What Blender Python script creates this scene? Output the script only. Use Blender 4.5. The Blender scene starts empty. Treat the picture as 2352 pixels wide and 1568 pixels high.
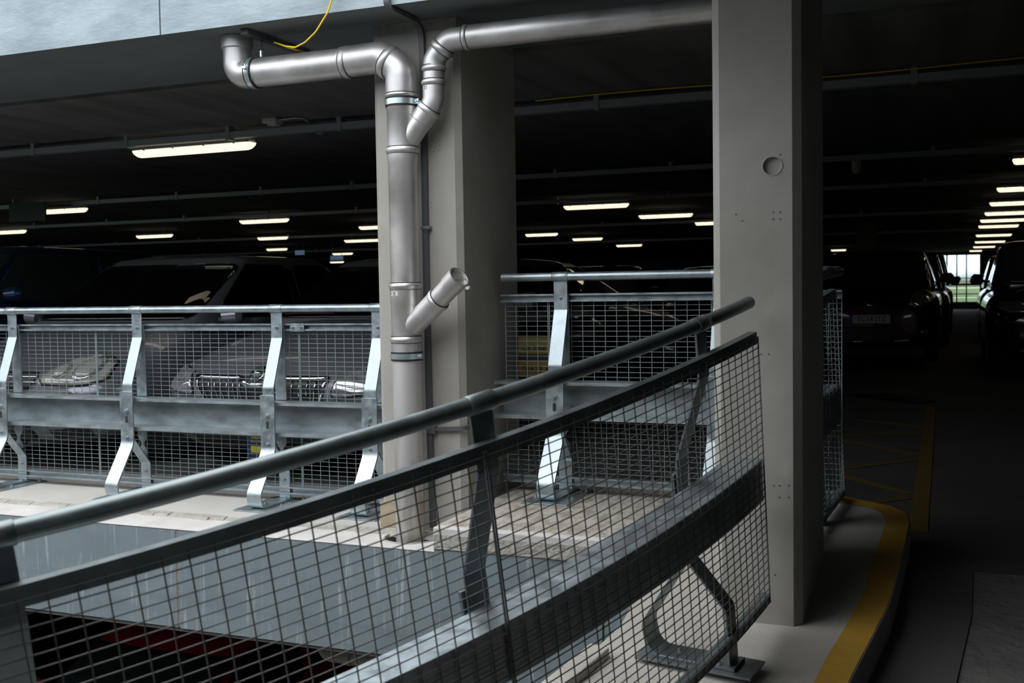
import bpy, bmesh, math, random
from mathutils import Vector, Matrix
from mathutils.bvhtree import BVHTree
from mathutils.geometry import intersect_point_tri_2d
random.seed(7)
V = Vector
PI = math.pi
# ------------------------------------------------------------------ camera
FPX, CX, CY = 2480.0, 1176.0, 784.0
CAM = V((0, 0, 1.18))
def unit(v): return v / v.length
_Y = unit(V(((2195 - CX) / FPX, (646 - CY) / FPX, 1)))
_D = unit(V((815, 51256, FPX)))
_D = unit(_D - _D.dot(_Y) * _Y)
_Z = -_D
_X = _Y.cross(_Z)
_M = Matrix((_X, _Y, _Z))            # world = _M @ (right, down, forward)
def ray(px, py): return _M @ V(((px - CX) / FPX, (py - CY) / FPX, 1))
def onY(px, py, y):
    r = ray(px, py); return CAM + r * (y / r.y)
def onX(px, py, x):
    r = ray(px, py); return CAM + r * (x / r.x)
def onZ(px, py, z):
    r = ray(px, py); return CAM + r * ((z - CAM.z) / r.z)
GS = .15
def deck_z(y): return GS * (y - 3.65) - .035
def onDeck(px, py, dz=0):
    r = ray(px, py)
    return CAM + r * ((CAM.z + GS * 3.65 + .035 - dz) / (GS * r.y - r.z))
cd = bpy.data.cameras.new('camera'); cam = bpy.data.objects.new('camera', cd)
bpy.context.scene.collection.objects.link(cam)
R = Matrix((( _X.x, -_X.y, -_X.z), (_Y.x, -_Y.y, -_Y.z), (_Z.x, -_Z.y, -_Z.z)))
cam.matrix_world = Matrix.Translation(CAM) @ R.to_4x4()
cd.sensor_width = 36; cd.lens = 36 * FPX / 2352
cd.clip_start = .05; cd.clip_end = 300
cd.dof.use_dof = True; cd.dof.focus_distance = 5.0; cd.dof.aperture_fstop = 5.6
sc = bpy.context.scene; sc.camera = cam
sc.view_settings.view_transform = 'Standard'; sc.view_settings.look = 'None'
sc.view_settings.gamma = 1; sc.view_settings.use_curve_mapping = False
sc.view_settings.exposure = 0.82
# ------------------------------------------------------------------ overcast sky
w = bpy.data.worlds.new('sky'); sc.world = w; w.use_nodes = True
nt = w.node_tree; nt.nodes.clear()
def N(nt, t, **k):
    n = nt.nodes.new(t)
    for a, b in k.items():
        if a.startswith('i_'): n.inputs[a[2:].replace('_', ' ')].default_value = b
        else: setattr(n, a, b)
    return n
tc = N(nt, 'ShaderNodeTexCoord'); sp = N(nt, 'ShaderNodeSeparateXYZ')
nt.links.new(tc.outputs['Generated'], sp.inputs[0])
cr = N(nt, 'ShaderNodeValToRGB'); nt.links.new(sp.outputs['Z'], cr.inputs[0])
el = cr.color_ramp.elements
el[0].position = 0; el[0].color = (.05, .06, .045, 1)
el[1].position = .012; el[1].color = (.30, .36, .42, 1)
e = el.new(.35); e.color = (.60, .64, .68, 1)
e = el.new(1); e.color = (.97, .985, 1.0, 1)
bg = N(nt, 'ShaderNodeBackground'); bg.inputs[1].default_value = 2.6
out = N(nt, 'ShaderNodeOutputWorld')
nt.links.new(cr.outputs[0], bg.inputs[0]); nt.links.new(bg.outputs[0], out.inputs[0])

# ------------------------------------------------------------------ materials
def mat(name, col, rough=.6, metal=0., col2=None, scale=6., stretch=(1, 1, 1), bump=0., bscale=None,
        rvar=0., emit=None, estr=0., spec=.5, alpha=None, detail=6., lo=.35, hi=.65, coat=0.):
    m = bpy.data.materials.new(name); m.use_nodes = True
    nt = m.node_tree; b = nt.nodes['Principled BSDF']
    b.inputs['Base Color'].default_value = (*col, 1); b.inputs['Roughness'].default_value = rough
    b.inputs['Metallic'].default_value = metal; b.inputs['Specular IOR Level'].default_value = spec
    if coat: b.inputs['Coat Weight'].default_value = coat; b.inputs['Coat Roughness'].default_value = .05
    if emit: b.inputs['Emission Color'].default_value = (*emit, 1); b.inputs['Emission Strength'].default_value = estr
    if col2 or bump or rvar:
        tc = N(nt, 'ShaderNodeTexCoord'); mp = N(nt, 'ShaderNodeMapping'); mp.inputs['Scale'].default_value = stretch
        nt.links.new(tc.outputs['Object'], mp.inputs[0])
        no = N(nt, 'ShaderNodeTexNoise'); no.inputs['Scale'].default_value = scale; no.inputs['Detail'].default_value = detail
        no.inputs['Roughness'].default_value = .62
        nt.links.new(mp.outputs[0], no.inputs['Vector'])
        if col2:
            mr = N(nt, 'ShaderNodeMapRange'); mr.inputs[1].default_value = lo; mr.inputs[2].default_value = hi
            nt.links.new(no.outputs[0], mr.inputs[0])
            mx = N(nt, 'ShaderNodeMix', data_type='RGBA'); mx.inputs[6].default_value = (*col, 1); mx.inputs[7].default_value = (*col2, 1)
            nt.links.new(mr.outputs[0], mx.inputs[0]); nt.links.new(mx.outputs[2], b.inputs['Base Color'])
        if rvar:
            mr2 = N(nt, 'ShaderNodeMapRange'); mr2.inputs[1].default_value = .3; mr2.inputs[2].default_value = .7
            mr2.inputs[3].default_value = max(rough - rvar, .03); mr2.inputs[4].default_value = rough + rvar
            nt.links.new(no.outputs[0], mr2.inputs[0]); nt.links.new(mr2.outputs[0], b.inputs['Roughness'])
        if bump:
            n2 = N(nt, 'ShaderNodeTexNoise'); n2.inputs['Scale'].default_value = bscale or scale * 6; n2.inputs['Detail'].default_value = 4
            nt.links.new(mp.outputs[0], n2.inputs['Vector'])
            bp = N(nt, 'ShaderNodeBump'); bp.inputs['Strength'].default_value = bump; bp.inputs['Distance'].default_value = .01
            nt.links.new(n2.outputs[0], bp.inputs['Height']); nt.links.new(bp.outputs[0], b.inputs['Normal'])
    return m
def streaky(name, base, light, dirt, top):
    """galvanised fascia sheet: mottled zinc, thin pale runs from the top edge, fixed to the sheet"""
    m = mat(name, base, .5, .35, col2=tuple(c * 1.16 for c in base), scale=3, stretch=(1, 1, 1.6), bump=.05, bscale=9)
    nt = m.node_tree; b = nt.nodes['Principled BSDF']
    src = b.inputs['Base Color'].links[0].from_socket
    tc = N(nt, 'ShaderNodeTexCoord')
    def band(scale, st, lo, hi, rough=.7):
        mp = N(nt, 'ShaderNodeMapping'); mp.inputs['Scale'].default_value = st
        nt.links.new(tc.outputs['Object'], mp.inputs[0])
        no = N(nt, 'ShaderNodeTexNoise'); no.inputs['Scale'].default_value = scale; no.inputs['Detail'].default_value = 3
        no.inputs['Roughness'].default_value = rough; no.inputs['Distortion'].default_value = .15
        nt.links.new(mp.outputs[0], no.inputs['Vector'])
        mr = N(nt, 'ShaderNodeMapRange'); mr.inputs[1].default_value = lo; mr.inputs[2].default_value = hi
        nt.links.new(no.outputs[0], mr.inputs[0]); return mr.outputs[0]
    a = band(34, (1, 1, .05), .56, .66); a2 = band(4, (1, 1, .6), .40, .55)
    mu = N(nt, 'ShaderNodeMath', operation='MULTIPLY'); nt.links.new(a, mu.inputs[0]); nt.links.new(a2, mu.inputs[1])
    mx = N(nt, 'ShaderNodeMix', data_type='RGBA'); mx.inputs[7].default_value = (*light, 1)
    nt.links.new(mu.outputs[0], mx.inputs[0]); nt.links.new(src, mx.inputs[6])
    d = band(2.2, (.35, 1, 3.0), .50, .68)
    mx2 = N(nt, 'ShaderNodeMix', data_type='RGBA'); mx2.inputs[7].default_value = (*dirt, 1)
    mu2 = N(nt, 'ShaderNodeMath', operation='MULTIPLY'); mu2.inputs[1].default_value = .55
    nt.links.new(d, mu2.inputs[0]); nt.links.new(mu2.outputs[0], mx2.inputs[0]); nt.links.new(mx.outputs[2], mx2.inputs[6])
    nt.links.new(mx2.outputs[2], b.inputs['Base Color'])
    return m
def glassmat(name, tint=(.02, .03, .03), see=.0):
    m = bpy.data.materials.new(name); m.use_nodes = True; nt = m.node_tree; b = nt.nodes['Principled BSDF']
    b.inputs['Base Color'].default_value = (*tint, 1); b.inputs['Roughness'].default_value = .03
    b.inputs['IOR'].default_value = 1.5
    if see:
        tr = N(nt, 'ShaderNodeBsdfTransparent'); tr.inputs[0].default_value = (.62, .74, .70, 1)
        gl = N(nt, 'ShaderNodeBsdfGlossy'); gl.inputs['Roughness'].default_value = .02
        fr = N(nt, 'ShaderNodeFresnel'); fr.inputs[0].default_value = 1.5
        ms = N(nt, 'ShaderNodeMixShader'); o = nt.nodes['Material Output']
        nt.links.new(fr.outputs[0], ms.inputs[0]); nt.links.new(tr.outputs[0], ms.inputs[1]); nt.links.new(gl.outputs[0], ms.inputs[2])
        nt.links.new(ms.outputs[0], o.inputs[0])
    return m
GALV = mat('galvanised_steel', (.33, .385, .41), .40, .84, col2=(.47, .53, .56), scale=16, rvar=.10, bump=.06, bscale=60)
GALVN = mat('galvanised_steel_weathered', (.33, .385, .40), .44, .72, col2=(.43, .49, .51), scale=12, rvar=.10, bump=.05, bscale=50)
GALVB = mat('galvanised_channel', (.29, .335, .35), .46, .7, col2=(.42, .47, .49), scale=7, stretch=(1, 1, 2.5), rvar=.12, bump=.10, bscale=22)
WIRE = mat('galvanised_wire', (.33, .40, .41), .45, .5)
STAIN = mat('brushed_stainless', (.56, .54, .525), .46, .80, col2=(.74, .72, .71), scale=4.5, rvar=.09, bump=.03, bscale=140)
STAIND = mat('stained_stainless', (.46, .42, .37), .5, .7, col2=(.66, .64, .63), scale=4, stretch=(1, 1, .25), rvar=.08, lo=.42, hi=.5)
ZINC = mat('bright_zinc', (.62, .72, .74), .3, .8)
RUBBER = mat('black_rubber', (.012, .012, .014), .6)
CONC = mat('pale_concrete', (.46, .445, .41), .85, 0, col2=(.53, .51, .475), scale=2.2, bump=.10, bscale=60, detail=8)
CONCD = mat('cast_concrete', (.34, .32, .28), .85, 0, col2=(.44, .42, .38), scale=1.9, bump=.12, bscale=40, detail=8)
BRUSH = mat('brushed_concrete_top', (.30, .265, .215), .95, 0, col2=(.47, .43, .375), scale=26, stretch=(1, .4, 1), bump=.55, bscale=120, detail=10, lo=.40, hi=.56)
BRUSH.node_tree.nodes['Mapping'].inputs['Rotation'].default_value = (0, 0, .55)
STRIP = mat('bleached_concrete', (.62, .60, .575), .85, 0, col2=(.52, .505, .48), scale=5, bump=.25, bscale=40, detail=9)
MORTAR = mat('rough_mortar', (.33, .31, .27), .95, 0, col2=(.42, .40, .36), scale=20, bump=1.0, bscale=60, detail=9)
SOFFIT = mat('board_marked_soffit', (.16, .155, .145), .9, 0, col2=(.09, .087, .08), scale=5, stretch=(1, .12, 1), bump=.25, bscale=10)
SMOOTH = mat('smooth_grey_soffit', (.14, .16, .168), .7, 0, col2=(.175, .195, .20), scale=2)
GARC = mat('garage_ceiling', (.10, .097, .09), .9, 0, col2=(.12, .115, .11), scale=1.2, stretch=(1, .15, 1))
GARF = mat('garage_floor', (.11, .107, .10), .9, 0, col2=(.075, .073, .068), scale=1.4, bump=.15, bscale=30)
ROADM = mat('rough_road', (.15, .145, .135), .9, 0, col2=(.21, .205, .19), scale=9, bump=1.2, bscale=28, detail=9)
ISLE = mat('island_concrete', (.36, .335, .295), .88, 0, col2=(.44, .415, .37), scale=2.5, bump=.25, bscale=50, detail=9)
YELLOW = mat('yellow_kerb_paint', (.52, .30, .04), .65, 0, col2=(.42, .245, .035), scale=9, bump=.12, bscale=40)
YLINE = mat('worn_yellow_line', (.24, .145, .02), .8, 0, col2=(.17, .11, .02), scale=12)
FASC = streaky('galvanised_fascia', (.235, .285, .31), (.46, .52, .54), (.17, .215, .24), 0)
FASCU = mat('galvanised_fascia_upper', (.20, .245, .27), .5, .3, col2=(.33, .385, .41), scale=3.2, stretch=(.55, 1, 1.5), bump=.12, bscale=45, detail=9, lo=.38, hi=.62)
FASCU.node_tree.nodes['Mapping'].inputs['Rotation'].default_value = (0, .6, 0)
SEAL = mat('seam_sealant', (.16, .12, .09), .9, 0, col2=(.30, .26, .22), scale=40, bump=.5)
CONDM = mat('grey_conduit', (.105, .11, .115), .45, .1)
TRAYM = mat('galvanised_trunking', (.36, .40, .42), .5, .5)
WHITEP = mat('grey_white_plastic', (.50, .50, .47), .5)
DIFF = mat('lamp_diffuser', (.9, .88, .8), .4, emit=(1, .86, .62), estr=.74)
YCAB = mat('yellow_cable', (.75, .50, .02), .5)
LABELW = mat('white_sticker', (.62, .61, .60), .5)
INK = mat('black_print', (.02, .02, .025), .6)
INKR = mat('red_print', (.30, .06, .07), .6)
BLACKP = mat('black_plastic', (.012, .012, .013), .5)
TYRE = mat('tyre_rubber', (.015, .015, .016), .75)
ALLOY = mat('wheel_alloy', (.35, .36, .38), .35, .8)
CHROME = mat('chrome', (.75, .76, .78), .12, 1.)
LENS = mat('headlamp_lens', (.27, .262, .23), .16, .2, col2=(.40, .39, .35), scale=9, rvar=.06, coat=.6)
LENSC = mat('clear_headlamp', (.30, .31, .32), .08, .7, col2=(.75, .76, .78), scale=22, coat=.6)
REDL = mat('red_lamp', (.25, .01, .01), .2)
AMBER = mat('amber_lamp', (.55, .25, .02), .2)
GLASS = glassmat('dark_car_glass')
GLASSC = glassmat('clear_car_glass', see=1)
PLATE = mat('plate_white', (.62, .61, .56), .5)
PLATEY = mat('plate_yellow', (.70, .42, .03), .5)
BLUE = mat('blue_panel', (.01, .10, .30), .5)
SIGNG = mat('dark_green_sign', (.006, .035, .015), .5)
SEATM = mat('seat_fabric', (.05, .055, .055), .9)
def paint(name, c, rough=.28, metal=.35): return mat(name, c, rough, metal, coat=.8)

# ------------------------------------------------------------------ mesh helpers
COL = sc.collection
class MB:
    def __init__(s): s.v = []; s.f = []
    def add(s, vs, fs):
        o = len(s.v); s.v += [tuple(v) for v in vs]; s.f += [tuple(i + o for i in f) for f in fs]; return s
    def hexa(s, p):           # 8 corners: bottom loop 0-3, top loop 4-7
        return s.add(p, [(3, 2, 1, 0), (4, 5, 6, 7), (0, 1, 5, 4), (1, 2, 6, 5), (2, 3, 7, 6), (3, 0, 4, 7)])
    def box(s, a, b):
        x0, y0, z0 = a; x1, y1, z1 = b
        return s.hexa([(x0, y0, z0), (x1, y0, z0), (x1, y1, z0), (x0, y1, z0), (x0, y0, z1), (x1, y0, z1), (x1, y1, z1), (x0, y1, z1)])
    def prism(s, poly, z0, z1):
        n = len(poly); vs = [(p[0], p[1], z0) for p in poly] + [(p[0], p[1], z1) for p in poly]
        fs = [tuple(range(n))[::-1], tuple(range(n, 2 * n))] + [(i, (i + 1) % n, n + (i + 1) % n, n + i) for i in range(n)]
        return s.add(vs, fs)
    def ext(s, pts, d):       # extrude a planar polygon (3-D points) by vector d
        n = len(pts); d = V(d); vs = [V(p) for p in pts] + [V(p) + d for p in pts]
        return s.add(vs, [tuple(range(n))[::-1], tuple(range(n, 2 * n))] + [(i, (i + 1) % n, n + (i + 1) % n, n + i) for i in range(n)])
    def tube(s, path, r, n=16, caps=True, up=None):
        path = [V(p) for p in path]; m = len(path)
        rs = r if isinstance(r, (list, tuple)) else [r] * m
        t0 = unit(path[1] - path[0]); a = up or (V((0, 0, 1)) if abs(t0.z) < .9 else V((1, 0, 0)))
        u = unit(a - a.dot(t0) * t0); vs = []
        for i in range(m):
            t = (path[min(i + 1, m - 1)] - path[max(i - 1, 0)])
            t = unit(t) if t.length > 1e-9 else t0
            u = unit(u - u.dot(t) * t); w_ = t.cross(u)
            for k in range(n):
                c = 2 * PI * k / n; vs.append(path[i] + (u * math.cos(c) + w_ * math.sin(c)) * rs[i])
        fs = [(i * n + k, i * n + (k + 1) % n, (i + 1) * n + (k + 1) % n, (i + 1) * n + k) for i in range(m - 1) for k in range(n)]
        if caps: fs += [tuple(range(n))[::-1], tuple(range((m - 1) * n, m * n))]
        return s.add(vs, fs)
    def build(s, name, m, parent=None, smooth=False, bevel=0):
        me = bpy.data.meshes.new(name); me.from_pydata(s.v, [], s.f)
        bm = bmesh.new(); bm.from_mesh(me); bmesh.ops.recalc_face_normals(bm, faces=bm.faces); bm.to_mesh(me); bm.free()
        me.materials.append(m)
        if smooth:
            me.polygons.foreach_set('use_smooth', [True] * len(me.polygons))
            me.set_sharp_from_angle(angle=math.radians(38))
        o = bpy.data.objects.new(name, me); COL.objects.link(o)
        if parent: o.parent = parent; o.matrix_parent_inverse = PINV.get(parent.name, parent.matrix_basis.inverted())
        if bevel:
            b = o.modifiers.new('bevel', 'BEVEL'); b.width = bevel; b.segments = 2; b.limit_method = 'ANGLE'
        return o
PINV = {}
def tag(o, label=None, cat=None, group=None, kind=None):
    if label: o['label'] = label
    if cat: o['category'] = cat
    if group: o['group'] = group
    if kind: o['kind'] = kind
    return o
def thing(name, loc, label, cat, group=None, rz=0):
    o = bpy.data.objects.new(name, None); COL.objects.link(o); o.location = loc; o.rotation_euler = (0, 0, rz)
    o.empty_display_size = .1; o.matrix_basis = Matrix.Translation(loc) @ Matrix.Rotation(rz, 4, 'Z')
    tag(o, label, cat, group); return o
def local(o): # children of this one are written in its own coordinates
    PINV[o.name] = Matrix.Identity(4); return o
def struct(name, mb, m, **k):
    o = mb.build(name, m, **k); o['kind'] = 'structure'; return o
def copy_tree(o, parent=None):
    c = o.copy(); COL.objects.link(c)
    if parent: c.parent = parent
    for ch in list(o.children): copy_tree(ch, c)
    return c
def boolcut(o, cutters):
    for c in cutters:
        md = o.modifiers.new('b', 'BOOLEAN'); md.object = c; md.operation = 'DIFFERENCE'; md.solver = 'EXACT'
    dg = bpy.context.evaluated_depsgraph_get(); ev = o.evaluated_get(dg)
    me = bpy.data.meshes.new_from_object(ev); o.modifiers.clear(); old = o.data; o.data = me
    for c in cutters: bpy.data.objects.remove(c)
def rounded(pts, rad, seg=6):
    """round the corners of an open polyline; rad may be a list"""
    P = [V(p) for p in pts]; out_ = [P[0]]
    for i in range(1, len(P) - 1):
        r = rad[i] if isinstance(rad, (list, tuple)) else rad
        a = P[i - 1] - P[i]; b = P[i + 1] - P[i]; la, lb = a.length, b.length
        a = a / la; b = b / lb; ang = math.acos(max(-1, min(1, a.dot(b))))
        if r <= 0 or ang > PI - .02: out_.append(P[i]); continue
        d = min(r / math.tan(ang / 2), la * .49, lb * .49); rr = d * math.tan(ang / 2)
        c = P[i] + unit(a + b) * (rr / math.sin(ang / 2)); s = P[i] + a * d; e_ = P[i] + b * d
        v0 = s - c; v1 = e_ - c; tot = v0.angle(v1)
        for k in range(seg + 1):
            f = k / seg; out_.append(c + (v0 * math.sin((1 - f) * tot) + v1 * math.sin(f * tot)) / math.sin(tot))
    out_.append(P[-1]); return out_
def text_mesh(txt, size, name, m, parent, mtx, align='CENTER', depth=.0008, sx=1.):
    cu = bpy.data.curves.new('t', 'FONT'); cu.body = txt; cu.size = size; cu.align_x = align; cu.align_y = 'CENTER'; cu.extrude = depth
    t = bpy.data.objects.new('t', cu); COL.objects.link(t)
    me = bpy.data.meshes.new_from_object(t.evaluated_get(bpy.context.evaluated_depsgraph_get()))
    bpy.data.objects.remove(t); me.transform(mtx @ Matrix.Scale(sx, 4, (1, 0, 0))); me.materials.clear(); me.materials.append(m)
    o = bpy.data.objects.new(name, me); COL.objects.link(o)
    if parent: o.parent = parent; o.matrix_parent_inverse = PINV.get(parent.name, parent.matrix_basis.inverted())
    return o
FACE = Matrix(((1, 0, 0, 0), (0, 0, -1, 0), (0, 1, 0, 0), (0, 0, 0, 1)))   # text plane faces -Y
# ================================================================== setting
ZS, ZT, ZG = 2.47, 2.99, 2.447                      # upper slab soffit and top
YF = 4.38                                # edge of the slabs along the light well
# --- left deck, ledge and garage floor
mb = MB().box((-14, 4.66, -.50), (-2.12, 5.6, 0)); struct('floor', mb, CONC, bevel=.004)
ledge = MB().box((-14, YF + .003, -.50), (-2.115, 4.66, -.014)).build('floor_ledge', STRIP)
struct('trim_8', MB().box((-14, YF - .0045, -.0172), (-2.116, YF + .01, -.0142)), STRIP)
hole = MB().tube([(-2.44, 4.59, -.3), (-2.44, 4.59, .2)], .128, 40).build('c', STRIP)
boolcut(ledge, [hole]); ledge['kind'] = 'structure'; ledge.name = 'floor_ledge'
random.seed(3)
m_ = MB(); xs = [-14 + i * .09 for i in range(132)]
for i in range(len(xs) - 1):             # crumbling mortar lip between ledge and deck
    y0 = 4.60 + random.uniform(-.012, .012); z1 = .001 + random.uniform(-.009, .003)
    m_.hexa([(xs[i], y0, -.02), (xs[i + 1], y0, -.02), (xs[i + 1], 4.67, -.02), (xs[i], 4.67, -.02),
             (xs[i], y0 + .02, z1 - .004), (xs[i + 1], y0 + .02, z1 - .004), (xs[i + 1], 4.67, .001), (xs[i], 4.67, .001)])
struct('trim_1', m_, MORTAR)
struct('floor_garage', MB().box((-40, 5.6, -.4), (22, 52, -.002)).box((-1.11, 4.717, -.39), (12, 5.6, -.002)), GARF)
# --- right raised slab and sloping island
struct('floor_raised', MB().box((-2.113, 4.235, .05), (-1.12, 5.6, .145)), BRUSH, bevel=.004)
struct('trim_2', MB().box((-2.113, 4.19, .045), (-1.12, 4.3, .1435)), STRIP, bevel=.006)
random.seed(5); m_ = MB(); zb_ = .055; n_ = 90
zs_ = []
for i in range(n_ + 1): zb_ += random.uniform(-.004, .004); zb_ = min(max(zb_, .046), .064); zs_.append(zb_)
for i in range(n_):
    xa0, xa1 = -2.108 + i * .989 / n_, -2.108 + (i + 1) * .989 / n_
    m_.hexa([(xa0, 4.187, zs_[i]), (xa1, 4.187, zs_[i + 1]), (xa1, 4.20, zs_[i + 1]), (xa0, 4.20, zs_[i]), (xa0, 4.1885, .112), (xa1, 4.1885, .112), (xa1, 4.20, .112), (xa0, 4.20, .112)])
struct('trim_3', m_, MORTAR)
struct('trim_4', MB().box((-2.113, 4.22, -.50), (-1.12, 4.6, .05)), CONC)

# path of the near barrier's mesh line, seen from above (curving ramp edge)
FP = dict(x=-.589, y=3.739, z=.028, t0=-1.714, k1=-.564, k2=-.126, g0=-.133, g1=-.095, g2=.132, L=3.4)
def near_curve(n=171):
    ds = FP['L'] / (n - 1); x, y, z = FP['x'], FP['y'], FP['z']; res = []
    for i in range(n):
        u = i / (n - 1); th = FP['t0'] + FP['k1'] * u + FP['k2'] * u * u; g = FP['g0'] + FP['g1'] * u + FP['g2'] * u * u
        T = unit(V((math.cos(th), math.sin(th), g)))
        U = unit(V((0, 0, 1)) - T.z * T); O = T.cross(U)
        res.append((V((x, y, z)), T, U, O))
        x += math.cos(th) * ds; y += math.sin(th) * ds; z += g * ds
    return ds, res
NDS, NC = near_curve()
def near_frame(s):
    if s < 0: c, T, U, O = NC[0]; return c + T * s, T, U, O
    f = min(max(s / NDS, 0), len(NC) - 1.001); i = int(f); t = f - i
    a, b = NC[i], NC[i + 1]; return tuple(a[k].lerp(b[k], t) for k in range(4))
# island: strips from the light-well edge (0.50 m beyond the mesh line) to the kerb
kin = [onDeck(*p) for p in [(1850 + a / 2.042, 800 + b / 2.042) for a, b in
       ((-40, 1640), (30, 1568), (100, 1450), (200, 1300), (290, 1120), (315, 985), (350, 900), (380, 800), (360, 750), (300, 722), (185, 710))]]
kin = [(p.x, p.y) for p in kin]
kout = [(-.285, 2.2), (-.29, 3.2), (-.30, 3.46), (-.28, 3.60), (-.25, 3.80), (-.215, 4.05), (-.20, 4.32), (-.185, 4.61), (-.175, 4.88), (-.19, 4.99), (-.26, 5.07), (-.46, 5.16), (-.8, 5.2)]
kin2 = [(-.40, 2.2), (-.405, 3.2), (-.405, 3.43), (-.385, 3.60), (-.345, 3.85), (-.31, 4.12), (-.295, 4.46), (-.285, 4.66), (-.275, 4.88), (-.30, 4.98), (-.36, 5.04), (-.47, 5.07), (-.8, 5.08)]
edge = []
for i in range(0, len(NC), 8):
    c, T, U, O = NC[i]; p = c + V((O.x, O.y, 0)) * .50; edge.append((p.x, p.y))
edge = [(-1.12, 4.19), (-1.12, 4.0)] + [e_ for e_ in edge if e_[1] < 3.75]
edge += [(edge[-1][0] - .9, edge[-1][1] - .9), (-9, -3.2)]
def sloped(poly, dz0, dz1):
    n = len(poly); vs = [(x, y, deck_z(y) + dz0) for x, y in poly] + [(x, y, deck_z(y) + dz1) for x, y in poly]
    return MB().add(vs, [tuple(range(n))[::-1], tuple(range(n, 2 * n))] + [(i, (i + 1) % n, n + (i + 1) % n, n + i) for i in range(n)])
isl = [(-1.12, 5.2), (-.8, 5.08)] + kin2[::-1][1:] + [(-.9, 0), (-4, -3.4), (-9, -3.4)] + edge[::-1]
isl_o = struct('floor_island', sloped(isl, -.5, 0), ISLE)
ek = []
for s_ in [i * .1 for i in range(4, 34)]:
    c, T, U, O = near_frame(s_); ek.append((c + V((O.x, O.y, 0)) * .50, c + V((O.x, O.y, 0)) * .425))
m_ = MB()
for i in range(len(ek) - 1):
    a, b, c_, d_ = ek[i][0], ek[i + 1][0], ek[i + 1][1], ek[i][1]
    q = [V((p.x, p.y, deck_z(p.y) + .001)) for p in (a, b, c_, d_)]
    m_.hexa(q + [p + V((0, 0, .035)) for p in q])
struct('trim_5', m_, ISLE, bevel=.006)
kerbp = kin2 + kout[::-1]
kb = sloped(kin2 + kout[::-1], -.35, .001); struct('trim_6', kb, mat('kerb_concrete', (.26, .25, .235), .85, 0, col2=(.33, .32, .30), scale=6, bump=.4, bscale=40))
n = len(kin2); vs = []
for (x, y) in kin2: vs.append((x, y, deck_z(y) + .004))
for (x, y), (x2, y2) in zip(kout, kin2): vs.append((x + (x2 - x) * .04, y + (y2 - y) * .04, deck_z(y) + .004))
tag(MB().add(vs, [(i, i + 1, n + i + 1, n + i) for i in range(n - 1)]).build('kerb_paint', YELLOW),
    'thick yellow painted band along the top of the curved kerb beside the right column', 'kerb line')
# road right of the kerb: sloping part, then level
struct('floor_road', sloped([(-.4, 4.717), (12, 4.717), (12, -6), (-1.2, -6), (-.6, 2.0), (-.33, 3.5)], -.5, -.125), ROADM)
struct('floor_gutter', sloped([(-.32, 2.2), (-.27, 3.5), (-.2, 4.3), (-.19, 4.72), (.07, 4.72), (.06, 4.3), (-.02, 3.5), (-.1, 2.2)], -.3, -.118), GARF)
# --- ceilings: everywhere except over the light well
void = [(-14, YF), (-1.85, YF), (-1.80, 3.6), (-1.42, 2.9), (-1.04, 2.25), (-1.0, 1.7), (-1.45, .9), (-2.3, 0), (-3.3, -1.0), (-14, -5)]  # unseen near-side edge, shaped to steer sky light on column and barrier
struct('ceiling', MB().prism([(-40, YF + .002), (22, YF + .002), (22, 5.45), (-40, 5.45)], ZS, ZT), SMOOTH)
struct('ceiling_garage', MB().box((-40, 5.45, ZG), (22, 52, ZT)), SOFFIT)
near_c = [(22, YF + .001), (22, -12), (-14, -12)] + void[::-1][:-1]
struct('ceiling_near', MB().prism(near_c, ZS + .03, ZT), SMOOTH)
# walls far away
struct('wall_left', MB().box((-40.3, 4.4, -.4), (-40, 52, ZT)), GARC)
struct('wall_right', MB().box((12, -12, -2), (12.3, 52, .9)).box((12, -12, 2.25), (12.3, 52, ZT)).box((12, -2.5, .9), (12.3, 52, 2.25)).box((12, -12, .9), (12.3, -8.5, 2.25)), GARC)  # unseen opening behind the camera, added to let dim daylight in
struct('wall_west_blocker', MB().box((-14.3, -12, -3.2), (-14, YF, ZT + .4)), GARC)  # unseen wall, added to block low sky light along the well
struct('wall_back', MB().box((-14, -12.3, -4), (12, -12, ZT)), GARC)
struct('wall_far', MB().box((-40, 50, 0), (-.95, 50.3, ZT)).box((.95, 50, 0), (12, 50.3, ZT)).box((-.95, 50, 2.36), (.95, 50.3, ZT)).box((-.95, 50, 0), (.95, 50.3, .30)), GARC)
struct('window_1', MB().box((-.95, 50.05, 2.30), (.95, 50.12, 2.36)).box((-.38, 50.05, .3), (-.32, 50.12, 2.36)).box((.02, 50.05, .3), (.07, 50.12, 2.36)).box((.40, 50.05, .3), (.45, 50.12, 2.36))
       .box((-.95, 50.0, 1.0), (.95, 50.1, 1.08)).box((-.95, 50.0, 1.30), (.95, 50.1, 1.33)).box((-.95, 50.0, .62), (.95, 50.1, .66)), BLACKP)
tag(MB().box((-30, 95, -3), (30, 110, .6)).box((-14, 90, -3), (6, 94, -.1)).build('hillside', mat('far_field', (.10, .17, .07), .9, 0, col2=(.2, .25, .15), scale=.4)), 'low green and grey ground seen through the bright opening at the end of the aisle', 'hillside')
# lower level: its floor and far wall, dark
struct('floor_lower', MB().box((-40, -12, -3.4), (12, 30, -3.0)), GARF)
struct('ceiling_lower', MB().box((-40, YF + .01, -.545), (12, 30, -.50)), GARC)
struct('wall_lower', MB().box((-40, 30, -3.2), (12, 30.3, -.5)).box((12, -12, -3.2), (12.2, 30, -.5)).box((-1.1, -12, -3.2), (-1.0, 4.3, -.6)), GARC)
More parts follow.
